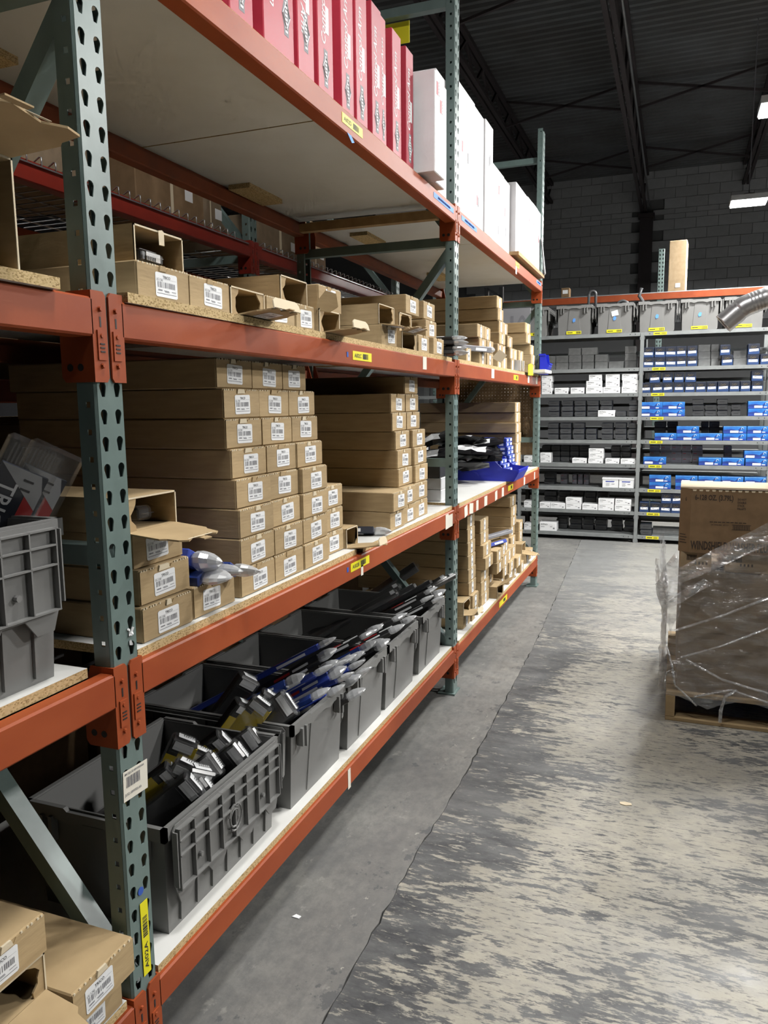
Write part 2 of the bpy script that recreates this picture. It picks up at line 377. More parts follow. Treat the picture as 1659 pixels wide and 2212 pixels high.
# ------------------------------------------------------------------ lamps
lamp_body = MB().box(-.21, -.175, .0, .21, .175, .06).box(-.06, -.06, .06, .06, .06, .10).mesh('housing', 'lamp_white')
lamp_diff = MB().box(-.20, -.165, -.016, .20, .165, -.001).mesh('diffuser', 'lamp_glow')
LDESC = ['square LED lamp hanging beyond the grey shelving', 'LED lamp at the upper right edge, nearer one', 'LED lamp above the pallet aisle', 'LED lamp over the near aisle', 'LED lamp behind the viewer',
         'LED lamp of the next aisle, far', 'LED lamp of the next aisle, middle', 'LED lamp of the next aisle, near', 'LED lamp beyond the racks, far', 'LED lamp beyond the racks, near']
for i, p in enumerate(LAMPS):
    t = thing('hanging_lamp', LDESC[i], 'lamp', p[:3], 0, 'LED high bay lamps')
    link('housing', lamp_body, t); link('diffuser', lamp_diff, t)
    top = 6.03-p[2]
    MB().tube([(0, 0, .1), (0, 0, top)], .006, 6).build('cord', 'ink_grey', t)
    ld = bpy.data.lights.new('lamp_light', 'AREA'); ld.shape = 'RECTANGLE'; ld.size = .40; ld.size_y = .33
    ld.energy = LAMP_W*p[3]; ld.color = (1.0, .985, .955)
    lo = bpy.data.objects.new('lamp_light', ld); COL.objects.link(lo); lo.parent = t; lo.location = (0, 0, -.02)

# ------------------------------------------------------------------ upright frames
TD = 2.1478 % .0508           # height phase of the teardrop slots
POST_H = 3.45
def fill_cell(outer, holes):
    bm = bmesh.new(); es = []
    for loop in [outer]+holes:
        vs = [bm.verts.new((p[0], p[1], 0)) for p in loop]
        es += [bm.edges.new((vs[i], vs[(i+1) % len(vs)])) for i in range(len(vs))]
    bmesh.ops.triangle_fill(bm, edges=es, use_beauty=True, use_dissolve=False)
    bm.verts.index_update()
    r = ([(v.co.x, v.co.y) for v in bm.verts], [tuple(v.index for v in f.verts) for f in bm.faces]); bm.free(); return r
def teardrop(cx, cz, lean):
    p = []
    for k in range(9):
        a = math.pi*(-.12+1.24*k/8); p.append((cx+.0088*math.cos(a), cz+.0055+.0088*math.sin(a)))
    p += [(cx-.0042+lean, cz-.0135), (cx+.0042+lean, cz-.0135)]
    return p
def post_mesh():
    mb = MB(); ch = .004
    F = fill_cell([(ch, 0), (PW-ch, 0), (PW-ch, .0508), (ch, .0508)], [teardrop(.0185, .0254, .0012), teardrop(.0577, .0254, -.0012)])
    sx0, sx1 = -.041, -ch
    G = fill_cell([(sx0, 0), (sx1, 0), (sx1, .0508), (sx0, .0508)], [[(-.0225, .0205), (-.0125, .0205), (-.0125, .0310), (-.0225, .0310)]])
    z = TD-.0254-.0508; zt = z
    while z < POST_H-.0508:
        lo = max(z, 0)
        if z >= 0:
            mb.add([(0, a, z+b) for a, b in F[0]], F[1])
            zs = z+.0254-.0028
            mb.add([(a, 0, zs+b) for a, b in G[0]], G[1]); mb.add([(a, PW, zs+b) for a, b in G[0]], G[1])
        else: z0 = z+.0508
        z += .0508
    zt = z
    mb.quad((0, ch, 0), (0, PW-ch, 0), (0, PW-ch, z0), (0, ch, z0))
    for yy in (0, PW): mb.quad((sx0, yy, 0), (-ch, yy, 0), (-ch, yy, z0+.0226), (sx0, yy, z0+.0226))
    for (a, b) in (((0, ch), (-ch, 0)), ((0, PW-ch), (-ch, PW)), ((sx0, 0), (sx0, .012)), ((sx0, PW), (sx0, PW-.012))):
        mb.quad((a[0], a[1], 0), (b[0], b[1], 0), (b[0], b[1], zt), (a[0], a[1], zt))
    return mb.mesh('post', 'green_steel')
POST = post_mesh()
FOOT = MB().box(-.075, -.015, 0, .012, PW+.015, .008).mesh('foot_plate', 'green_steel')
def frame(y, label, x=0., back=XBK, wires=True):
    t = thing('upright_frame', label, 'rack frame', (x, y, 0), 0, 'pallet rack upright frames')
    for flip in (0, 1):
        p = link('post', POST, t, (back, PW, 0) if flip else (0, 0, 0), (0, 0, math.pi if flip else 0))
        md = p.modifiers.new('thick', 'SOLIDIFY'); md.thickness = .0022; md.offset = 0
        link('foot_plate', FOOT, t, (back, PW, 0) if flip else (0, 0, 0), (0, 0, math.pi if flip else 0))
    c = PW/2
    for z in (.13, 1.17, 2.21, 3.25): MB().box(back+.02, c-.02, z-.02, -.02, c+.02, z+.02).build('strut', 'green_steel', t)
    for (x0, z0, x1, z1) in ((-.03, .24, back+.03, 1.15), (back+.03, 1.20, -.03, 2.17), (-.03, 2.25, back+.03, 3.2)):
        MB().bar((x0, c, z0), (x1, c, z1), .036, .042, (0, 1, 0)).build('brace', 'green_steel', t)
    return t
fr0 = frame(Y0, 'green upright rack frame behind the viewer')
fr1 = frame(Y1, 'tall green slotted upright frame nearest the viewer, carrying the yellow vertical label')
fr2 = frame(Y2, 'green slotted upright frame in the middle, between the two long bays')
fr3 = frame(Y3, 'green slotted upright frame at the far end of the rack')
# ------------------------------------------------------------------ beams
def connector(s):           # s=+1: beam runs towards +y from this post, -1: towards -y ; local origin on post corner, z at beam top
    mb = MB(); zt, zb = .012, -.152
    a, b = (-.034, 0) if s > 0 else (0, .034)
    prof = [(zb+.008, zb), (zt-.008, zt)]
    poly = [(a+.006, zb), (b-.0, zb), (b, zt), (a+.006, zt), (a, zt-.008), (a, zb+.008)] if s > 0 else [(a, zb), (b-.006, zb), (b, zb+.008), (b, zt-.008), (b-.006, zt), (a, zt)]
    mb.prism(poly, (.0015, 0, 0), (0, 1, 0), (0, 0, 1), (.0045, 0, 0))
    y0 = 0 if s > 0 else -.0045
    side = [(-.07, zt-.07), (-.07, zb+.01), (-.062, zb), (.006, zb), (.006, zt), (-.05, zt)]
    mb.prism(side, (0, y0, 0), (1, 0, 0), (0, 0, 1), (0, .0045, 0))
    c = (a+b)/2
    for zz in (-.02, -.068, -.122):
        mb.tube([(.005, c, zz), (.0105, c, zz)], [.0055, .004], 8, 0)
    mb.box(.006, c-.011, -.112, .0085, c+.011, -.058)          # safety clip plate
    for k in range(3): mb.box(.0085, c-.006, -.098+k*.007, .0095, c+.006, -.0955+k*.007, 1)
    mb.box(.006, c-.002, -.052, .0065, c+.002, -.034, 1)
    for xx in (-.05, -.026): mb.tube([(xx, y0-.0004 if s < 0 else .0041, -.125), (xx, y0+.0002 if s < 0 else .0049, -.125)], .007, 10, 1)
    return mb
CONN = {s: connector(s).mesh('connector', ['orange_steel', 'black']) for s in (1, -1)}
CONN_R = {s: connector(s).mesh('connector', ['red_steel', 'black']) for s in (1, -1)}
def beam(y0, y1, zt, label, xf=.006, m='orange_steel', flip=False, group='orange rack beams', h=.070):
    t = thing('rack_beam', label, 'rack beam', (xf if not flip else xf, y0, zt), 0, group)
    L = y1-y0; cm = CONN if m != 'red_steel' else CONN_R
    s = -1 if flip else 1
    mb = MB(); w = .053; c = .004
    poly = [(0, -c), (0, -h+c), (-c, -h), (-w+c, -h), (-w, -h+c), (-w, -.022), (-.030, -.022), (-.030, 0), (-c, 0)]
    mb.prism([(s*a, b) for a, b in poly], (0, .002, 0), (1, 0, 0), (0, 0, 1), (0, L-.004, 0))
    mb.build('beam', m, t)
    if flip:
        o = link('connector', cm[-1], t, (0, 0, 0), (0, 0, math.pi)); o.location = (.006, 0, 0); o = link('connector', cm[1], t, (.006, L, 0), (0, 0, math.pi))
    else:
        link('connector', cm[1], t, (-.006, 0, 0)); link('connector', cm[-1], t, (-.006, L, 0))
    return t
LV = [('A', ZA, 'lowest'), ('B', ZB, 'second lowest'), ('C', ZC, 'third'), ('D', ZD, 'top')]
BAYS = [(Y0+PW, Y1, 'near left bay'), (Y1+PW, Y2, 'long middle bay'), (Y2+PW, Y3, 'far bay')]
BEAM = {}
for n, z, w in LV:
    for i, (a, b, d) in enumerate(BAYS):
        BEAM[n, i] = beam(a, b, z, 'orange steel front beam, %s level, %s' % (w, d))
        beam(a, b, z, 'dull orange rear beam, %s level, %s' % (w, d), XBK-.006, 'old_orange', True, 'rear rack beams')
# ------------------------------------------------------------------ deck boards
def board(y0, y1, zb, label, xf=-.015, xb=-.80, th=BT, rz=0., top='melamine', edge='chipboard'):
    mb = MB(); mb.box(xb, 0, 0, xf, y1-y0, th, 0, 1)
    o = mb.build('deck_board', [edge, top], None, False, (0, y0, zb)); o.rotation_euler = (0, 0, rz)
    return tag(o, label, 'board', 'particleboard shelf boards')
board(Y0+.1, 1.105, ZB, 'white topped particleboard on the second level of the near left bay', -.03)
board(Y0+.1, 1.05, ZC, 'particleboard end under the open carton at upper left', .018)
board(Y0+.1, 1.125, ZA, 'particleboard corner on the lowest level of the near left bay', -.004)
board(Y0+.1, Y1-.01, ZD, 'pale board overhead, left of the near post', -.02)
board(Y1+.09, Y2-.01, ZA, 'white topped board under the grey totes with wiper blades', -.005)
board(Y1+.09, 2.385, ZB, 'white topped board under the tall carton stack', -.012)
board(2.425, Y2-.005, ZB, 'white topped board under the shorter carton stack', -.006)
board(Y1+.09, 2.14, ZC, 'particleboard under the open cartons, near half of the third level', .012, -.78, BT, .012)
board(2.15, Y2-.02, ZC, 'particleboard under the open cartons, far half of the third level', -.004)
board(Y1+.09, 2.356, ZD, 'pale board overhead with the near red cartons', -.018)
board(2.364, Y2-.005, ZD, 'pale board overhead with the far red cartons', -.018)
board(Y2+.09, Y3-.01, ZA, 'white topped board under the small cartons of the far bay', .004)
board(Y2+.09, 5.0, ZB, 'white topped board in front of the blue bin', .004)
board(5.005, Y3-.01, ZB, 'white topped board at the far end below the pegboard', .004)
board(Y2+.09, Y3-.01, ZC, 'particleboard under the small cartons of the far bay, third level', -.004)
board(Y2+.09, 4.42, ZD, 'pale board overhead in the far bay, near half', -.018)
board(4.425, Y3-.01, ZD, 'pale board overhead in the far bay, far half', -.018)
tag(MB().box(-.09, 0, 0, .035, 1.0, .022).build('wood_plank', 'wood', None, False, (0, 4.95, DD)), 'bare yellow plank under the last white cartons', 'plank')
tag(MB().box(-.74, -.02, 0, -.05, .02, .038).build('wood_cross_bar', 'wood', None, False, (0, Y2-.10, ZD-.075)), 'brown wooden cross bar under the top level at the middle frame', 'wooden bar')
for i, (u, v, w_, lab) in enumerate([(610, 440, .16, 'in the middle bay'), (880, 525, .14, 'in the far bay, left'), (40, 140, .14, 'left of the near post'), (1130, 595, .12, 'in the far bay, right')]):
    p = at(u, v, z=ZD-BT)
    tag(MB().box(-.10, -.28, 0, 0, .0, BT).build('board_strip', 'chipboard', None, False, (min(p.x, -.56), p.y, ZD-BT)), 'short particleboard strip under the overhead board '+lab, 'board strip')
tag(MB().box(-.09, -.04, 0, -.052, .06, BT).build('board_strip', 'chipboard', None, False, (.0, 1.53, ZD-BT)), 'tiny particleboard block behind the top beam, near', 'board strip')
tag(MB().box(-.09, -.04, 0, -.052, .10, BT).build('board_strip', 'chipboard', None, False, (.0, 2.66, ZD-BT)), 'small particleboard block behind the top beam, far', 'board strip')
# wire deck seen past the boards of the near left bay
t = thing('wire_deck', 'black wire mesh deck behind the near post on the second level', 'wire deck', (0, 0, ZB-.006))
for k in range(9): MB().bar((-.76, .82+k*.042, 0), (-.05, .82+k*.042, 0), .005, .005).build('wire', 'black', t)
for k in range(8): MB().bar((-.75+k*.095, .78, .005), (-.75+k*.095, 1.2, .005), .005, .005).build('wire', 'black', t)

# ------------------------------------------------------------------ stickers
def sticker(parent, y, z, w, h, m, txt=None, name='sticker', x=.0004, rot=0., bars=False, label=None, tilt=0.):
    mb = MB(); mb.box(0, -w/2, -h/2, .0006, w/2, h/2, 0)
    if txt: mb.text(txt, (.0010, -w*.42, -h*.22), (0, w*.36, 0), (0, 0, h*.46), 1)
    if bars:
        rr = random.Random(7); yy = w*.02
        while yy < w*.30:
            b = rr.choice((.012, .02, .03))*w; mb.quad((.0010, yy, -h*.3), (.0010, yy+b, -h*.3), (.0010, yy+b, h*.3), (.0010, yy, h*.3), 1); yy += b+rr.choice((.008, .016))*w
    o = mb.build(name, [m, 'ink'], parent, False, (x, y, z)); o.rotation_euler = (rot, 0, 0)
    if label: o['label'] = label
    return o
def bsticker(n, i, y, zc, *a, **k): return sticker(BEAM[n, i], y-BAYS[i][0], zc-dict((q[0], q[1]) for q in LV)[n], *a, **k)
bsticker('D', 1, 2.36, 2.328, .165, .029, 'yellow', 'AI02D', 'location_label', bars=True)
bsticker('C', 1, 2.415, 1.615, .165, .029, 'yellow', 'AI02C', 'location_label', bars=True)
bsticker('B', 1, 2.37, .917, .165, .029, 'yellow', 'AI02B', 'location_label', bars=True)
bsticker('C', 1, 2.29, 1.615, .014, .016, 'dot_blue'); bsticker('B', 1, 2.262, .917, .014, .016, 'dot_blue')
bsticker('B', 1, 2.385, .890, .02, .035, 'paper_cream')
o = bsticker('D', 1, 2.335, 2.292, .03, .05, 'blue_tape', name='tape_scrap', rot=.3); o.rotation_euler = (.35, -.35, 0)
def tape(n, i, y, zc, w, h=.022):
    o = bsticker(n, i, y, zc, w, h, 'blue_tape', name='blue_tape')
    rr = random.Random(int(y*100)); mb = MB(); yy = -w*.3
    while yy < w*.3:
        s_ = rr.uniform(.008, .014); mb.bar((.0011, yy, -h*.25), (.0011, yy+s_*.5, h*.25), .0002, .0022, (1, 0, 0)); mb.bar((.0011, yy, h*.2), (.0011, yy+s_, -h*.1), .0002, .0022, (1, 0, 0)); yy += s_*1.15
    mb.build('handwriting', 'blue_ink', o)
tape('D', 1, 3.385, 2.330, .31); tape('D', 2, 3.83, 2.333, .30); tape('D', 2, 5.88, 2.338, .2)
bsticker('D', 2, 5.06, 2.335, .12, .030, 'yellow', None, 'location_label', bars=True)
bsticker('D', 2, 5.02, 2.298, .04, .05, 'paper', name='paper_tag')
bsticker('C', 2, 5.06, 1.622, .15, .032, 'yellow', None, 'location_label', bars=True)
bsticker('B', 2, 4.93, .912, .16, .034, 'yellow', None, 'location_label', bars=True)
bsticker('A', 2, 4.74, .200, .24, .036, 'yellow', None, 'location_label', bars=True)
for y, w in ((3.10, .05), (4.38, .07), (5.52, .06), (5.86, .06)): bsticker('C', 1 if y < 3.5 else 2, y, 1.625, w, .052, 'paper_cream', name='paper_tag')
bsticker('C', 2, 5.74, 1.618, .34, .05, 'clear_plastic', name='label_sleeve')
for y, w, rr in ((3.79, .06, .15), (3.90, .08, -.1), (4.03, .05, 0), (4.23, .07, 0), (4.50, .06, .1), (4.69, .06, 0), (5.42, .05, 0), (5.84, .04, 0)): bsticker('B', 2, y, .908, w, .055, 'paper_cream', name='paper_tag', rot=rr)
for k, (y, w) in enumerate(((3.44, .05), (3.50, .07))): bsticker('B', 1, y, .905-.004*k, w, .07-.01*k, 'paper_cream', name='paper_tag')
bsticker('A', 1, 2.245, .195, .022, .07, 'paper_cream', name='paper_strip')
# stickers on the near post
t1 = sticker(fr1, .044, .705, .074, .062, 'paper_cream', None, 'barcode_label', .0022)
mb = MB()
for k in range(14): mb.quad((.0013, -.028+k*.003, -.004), (.0013, -.028+k*.003+(.0018 if k % 3 else .001), -.004), (.0013, -.028+k*.003+(.0018 if k % 3 else .001), .018), (.0013, -.028+k*.003, .018), 0)
mb.text('MCAJL3218W332AA', (.0013, -.032, .021), (0, .058, 0), (0, 0, .006), 0).text('JL3Z-18W332-AA', (.0013, -.033, -.022), (0, .05, 0), (0, 0, .007), 0)
mb.build('print', 'ink_grey', t1); t1.rotation_euler = (-.04, 0, 0)
o = sticker(fr1, .046, .355, .165, .0235, 'yellow', 'AI02A', 'location_label', .0026, math.pi/2, True); o.rotation_euler = (math.pi/2, 0, 0)
MB().tube([(.0003, 0, 0), (.0012, 0, 0)], .0085, 16).build('blue_dot', 'dot_blue', fr1, False, (.0018, .040, .464))
mb = MB()
for k in range(9):
    rr = random.Random(k); a = Vector((.002, rr.uniform(-.006, .006), rr.uniform(-.012, .012))); mb.bar(a, a+Vector((.002, rr.uniform(-.008, .008), rr.uniform(-.012, .012))), .003, .004)
mb.build('torn_paper', 'paper', fr1, False, (.0, .055, 1.005))

# ------------------------------------------------------------------ cartons
def label_mesh(kind):
    mb = MB(); w, h = (.062, .053) if kind == 'wide' else (.040, .058)
    c = .003
    mb.prism([(-w/2+c, -h/2), (w/2-c, -h/2), (w/2, -h/2+c), (w/2, h/2-c), (w/2-c, h/2), (-w/2+c, h/2), (-w/2, h/2-c), (-w/2, -h/2+c)], (0, 0, 0), (0, 1, 0), (0, 0, 1), (.0004, 0, 0), 0)
    X = .0007; rr = random.Random(2)
    def q(y0, z0, y1, z1, mi): mb.quad((X, y0, z0), (X, y1, z0), (X, y1, z1), (X, y0, z1), mi)
    if kind == 'wide':
        mb.text('TRICO', (X, -.010, .0145), (0, .021, 0), (0, 0, .0062), 1)
        q(-.028, .0130, .028, .0134, 2)
        mb.text('15-130', (X, -.028, .0078), (0, .017, 0), (0, 0, .0045), 2)
        y = -.026
        while y < .024:
            b = rr.choice((.0008, .0014, .0022)); q(y, -.006, y+b, .0065, 2); y += b+rr.choice((.0008, .0012, .0025))
        q(-.025, -.0135, -.013, -.0105, 2); q(-.008, -.0128, .006, -.0112, 2); q(-.006, -.0150, .007, -.0136, 2)
        q(-.028, -.0195, .028, -.0182, 2); q(.014, -.0128, .026, -.0115, 2)
    else:
        q(-.005, .020, .009, .024, 1)
        y = -.011
        while y < .011:
            b = rr.choice((.0008, .0014, .0020)); q(y, -.012, y+b, .002, 2); y += b+.0012
        q(-.012, -.020, .008, -.018, 2)
    if kind == 'wide': mb.v = [(a, b*1.19, c_*.93) for a, b, c_ in mb.v]
    return mb.mesh('shipping_label', ['paper', 'ink', 'ink_grey'])
LBL = {k: label_mesh(k) for k in ('wide', 'tall')}
def carton_mesh(w, h, l, var):
    rr = random.Random(var*77+int(w*1000)); mb = MB()
    mb.cbox(-l, .0006, 0, 0, w-.0006, h-.0006, .0028)
    # tucked front flap standing a little proud, with a thumb notch and a torn perforated edge
    n0, n1 = w*(.36+rr.uniform(-.05, .05)), w*(.60+rr.uniform(-.05, .05)); tp = h-.004
    a = rr.uniform(-.0012, .0012)
    mb.prism([(.002, .003), (w-.002, .003+a), (w-.002, tp+a), (n1, tp), (n1-.006, tp-.008), (n0+.006, tp-.009), (n0, tp), (.002, tp-a)], (-.0005, 0, 0), (0, 1, 0), (0, 0, 1), (.0022, 0, 0))
    y = .004
    while y < w-.008:
        if not (n0-.004 < y < n1+.002):
            mb.prism([(y, tp-.001), (y+.005, tp-.001), (y+.0042, tp+.0028), (y+.001, tp+.0028)], (.0002, 0, 0), (0, 1, 0), (0, 0, 1), (.0019, 0, 0), 1)
        y += rr.choice((.0085, .0085, .014))
    mb.prism([(n0+.008, tp-.009), (n1-.008, tp-.008), (n1-.012, tp+.003), (n0+.012, tp+.003)], (-.001, 0, 0), (0, 1, 0), (0, 0, 1), (.0045, 0, 0), rr.choice((0, 1, 1)))
    return mb.mesh('carton', ['cardboard', 'cardboard_torn'])
def carton(y0, w, z, label, xf=-.03, h=.0765, l=.68, lab='wide', var=None, rz=None, dy=None, dz=None, group=None, lr=None):
    var = random.randrange(4) if var is None else var
    me = cached(('ctn', round(w, 3), round(h, 4), round(l, 2), var), lambda: carton_mesh(w, h, l, var))
    o = link('wiper_carton', me, None, (xf, y0, z), (0, 0, random.uniform(-.006, .006) if rz is None else rz))
    tag(o, label, 'carton', group)
    if lab:
        k = link('shipping_label', LBL[lab], o, (.0021, w*(.52 if dy is None else dy)+random.uniform(-.006, .006), h*(.46 if dz is None else dz)+random.uniform(-.003, .003)))
        k.rotation_euler = (random.uniform(-.04, .04) if lr is None else lr, 0, 0)
    return o
def open_carton(y0, w, z, label, xf=-.03, h=.0765, l=.66, flap=-.45, fl=.085, hinge='bottom', torn='both', lab=False, rz=0., group=None):
    h -= .0012
    o = thing('open_carton', label, 'carton', (xf, y0, z), rz, group)
    t = .004; mb = MB()
    mb.box(-l, 0, 0, 0, w, t).box(-l, 0, h-t, 0, w, h).box(-l, 0, t, 0, t, h-t).box(-l, w-t, t, 0, w, h-t).box(-l, t, t, -l+t, w-t, h-t)
    mb.build('body', 'cardboard', o)
    rr = random.Random(int(y0*991)); 
    def ragged(a, b):       # torn remnant of the front, between heights, reaching width b from side a
        p = [(a, t)]; n = 6
        s_ = 1 if b > a else -1
        for k in range(n+1):
            zz = t+(h-2*t)*k/n; yy = b+s_*(rr.uniform(-.008, .008)-.02*math.sin(math.pi*k/n)); p.append((yy, zz))
        p.append((a, h-t)); return p if s_ > 0 else p[::-1]
    for side, pl in (('left', (t, w*.24)), ('right', (w-t, w*.80))):
        if torn in ('both', side): MB().prism(ragged(*pl), (-.004, 0, 0), (0, 1, 0), (0, 0, 1), (.0035, 0, 0)).build('torn_front', 'cardboard', o)
    # pale raw edges round the mouth
    e = MB(); q = .0035
    e.box(-.002, 0, h-q, .0012, w, h).box(-.002, w-q, 0, .0012, w, h).box(-.002, 0, 0, .0012, q, h); e.build('raw_edge', 'cardboard_torn', o)
    if flap is not None:
        f = MB(); n = 8; pts = [(0, .002), (0, w-.002), (fl*.62, w-.003), (fl*.7, w-.014)]
        pts += [(fl*(.94+.06*math.sin(k*2.1)), w-.02-(w-.04)*k/n) for k in range(n+1)]
        pts += [(fl*.7, .014), (fl*.62, .003)]
        f.prism(pts, (0, 0, 0), (1, 0, 0), (0, 1, 0), (0, 0, .0035)); f.box(fl*.99, w*.42, .0005, fl*.995+.012, w*.58, .003)
        f.box(fl*.92, w*.25, .0034, fl*.95, w*.75, .0040, 1)
        k = f.build('flap', ['cardboard', 'cardboard_torn'], o, False, (0, 0, 0 if hinge == 'bottom' else h)); k.rotation_euler = (0, -flap, 0)
        if hinge == 'bottom' and flap > -.05:
            e2 = MB().prism([(.012, 0), (w-.012, 0), (w-.016, .018), (w-.03, .026), (.03, .026), (.016, .018)], (0, 0, 0), (0, 1, 0), (0, 0, 1), (-.0035, 0, 0)).build('tuck_tab', 'cardboard_torn', k, False, (fl, 0, .003)); e2.rotation_euler = (0, -.15, 0)
        if lab:
            m_ = link('shipping_label', LBL['wide'], k, (fl*.5, w*.5, -.0006)); m_.rotation_euler = (0, math.pi/2, 0)
    return o
def sleeve(p, d, label, L=.5, w=.05, th=.022, m='blue_deep', tip=True, name='wiper_package', group=None, tw=.05, up=(0, 0, 1), band=True, txt=None):
    # slim wiper blade pack: printed sleeve, clear end cap, small print panels; p = tip point, d = direction towards the tip
    d = Vector(d).normalized(); o = tag(link(name, None), label, 'wiper pack', group)
    def mk():
        b = MB(); b.cbox(-L, -w/2, -th/2, -.0, w/2, th/2, .003)
        return b.mesh('sleeve', m)
    link('sleeve', cached(('slv', L, w, th, m), mk), o)
    if band:
        def mk2():
            b = MB()
            for s in (1, -1):
                b.quad((-.10, -w*.30, s*(th/2+.0005)), (-.04, -w*.30, s*(th/2+.0005)), (-.04, w*.05, s*(th/2+.0005)), (-.10, w*.05, s*(th/2+.0005)), 0)
                b.quad((-.17, -w*.30, s*(th/2+.0005)), (-.11, -w*.30, s*(th/2+.0005)), (-.11, w*.05, s*(th/2+.0005)), (-.17, w*.05, s*(th/2+.0005)), 1)
            for s in (1, -1): b.quad((-.16, s*(w/2+.0005), -th*.3), (-.05, s*(w/2+.0005), -th*.3), (-.05, s*(w/2+.0005), th*.2), (-.16, s*(w/2+.0005), th*.2), 0)
            return b.mesh('print_panel', ['paper', 'red_pad'])
        link('print_panel', cached(('pnl', w, th), mk2), o)
    if tip:
        def mk3():
            b = MB(); R = tw/2; n = 12; rings = [(0, .62), (.012, .94), (.028, 1), (.046, .82), (.062, .45), (.070, .10)]
            vs = []; fs = []
            for x_, s_ in rings: vs += [(x_-.004, R*s_*math.cos(2*math.pi*k/n), (th*.62)*s_*math.sin(2*math.pi*k/n)) for k in range(n)]
            for i in range(len(rings)-1):
                for k in range(n): fs.append((i*n+k, i*n+(k+1) % n, (i+1)*n+(k+1) % n, (i+1)*n+k))
            b.add(vs, fs); b.quad((.02, -R*1.05, 0), (.068, -R*.2, 0), (.068, R*.2, 0), (.02, R*1.05, 0))
            return b.mesh('clear_end', 'clear_tip', False)
        link('clear_end', cached(('tip', tw, th), mk3), o)
    o.rotation_mode = 'QUATERNION'; o.rotation_quaternion = d.to_track_quat('X', 'Z') @ Quaternion((1, 0, 0), tw and random.uniform(-.5, .5))
    o.location = p; return o
def aim(o, p, d, n):            # x along d, z towards n
    d = Vector(d).normalized(); y_ = Vector(n).cross(d).normalized(); z_ = d.cross(y_)
    mm = Matrix((d, y_, z_)).transposed().to_4x4(); mm.translation = p
    o.rotation_mode = 'QUATERNION'; o.rotation_quaternion = mm.to_quaternion(); o.location = p
def blister(p, d, label, L=.52, w=.075, th=.035, m='black', strip=None, group=None, roll=0., tag_w=True, n=None):
    # clamshell: clear ribbed shell over a dark insert, white tag at the end
    d = Vector(d).normalized(); o = tag(link('blister_pack', None), label, 'wiper pack', group)
    def mk():
        b = MB(); b.cbox(-L, -w/2, -th/2, 0, w/2, th/2, .006)
        for k in range(3): b.box(-.012-k*.014, -w*.36, th/2, -.010-k*.014, w*.36, th/2+.0015)
        b.box(-.004, -w*.30, -.0008, .010, w*.30, .0008); return b.mesh('clear_shell', 'clear_plastic')
    link('clear_shell', cached(('bls', L, w, th), mk), o)
    def mk2():
        b = MB(); b.cbox(-L+.02, -w*.45, -th*.44, -.006, w*.45, th*.44, .004, 0)
        if strip: b.box(-L+.03, -w*.465, -th*.10, -.012, w*.08, th*.455, 1); b.box(-.15, -w*.455, th*.44, -.050, w*.455, th*.46, 1)
        return b.mesh('insert', [m, strip or m])
    link('insert', cached(('ins', L, w, th, m, strip), mk2), o)
    if tag_w:
        def mk3():
            b = MB(); b.box(-.032, -w*.34, th*.505, -.010, w*.34, th*.52); b.box(.001, -w*.30, -th*.30, .0018, w*.30, th*.32)
            for k in range(6): b.quad((.0026, -w*.3+k*.006, -th*.3), (.0026, -w*.3+k*.006+.003, -th*.3), (.0026, -w*.3+k*.006+.003, 0), (.0026, -w*.3+k*.006, 0), 1)
            return b.mesh('end_tag', ['paper', 'ink'])
        link('end_tag', cached(('etg', w, th), mk3), o)
    if n: aim(o, p, d, n); return o
    o.rotation_mode = 'QUATERNION'; o.rotation_quaternion = d.to_track_quat('X', 'Z') @ Quaternion((1, 0, 0), roll); o.location = p; return o

# ---- level B, middle bay: tall stack of labelled cartons
CH = .0765
g = 'cartons of the tall stack in the middle bay'
XR = [-.030, -.032, -.036, -.042, -.050, -.058, -.066, -.078]       # front plane of each layer, bottom first
YR = [1.660, 1.664, 1.666, 1.668, 1.668, 1.664, 1.668, 1.660]
for r in range(8):
    y = YR[r]; n = 3
    ws = [.178, .172, .172] if r < 7 else [.172, .172, .150]
    for c in range(n):
        gap = .008 if (c == 2 and r in (0, 1, 2, 3)) else .0008
        y += gap
        carton(y, ws[c], DB+r*CH, 'brown labelled carton, %s column of the tall stack, %s layer from the board' % (['left', 'middle', 'right'][c], ORD[r+1]),
               XR[r]+random.uniform(-.004, .004)+(.006 if (c == 2 and r == 3) else 0), CH, .68, group=g)
        y += ws[c]
for r in range(3):
    carton(2.216, .150, DB+r*CH, 'brown labelled carton at the far side of the tall stack, %s layer' % ORD[r+1], -.055, CH, .66, group=g)
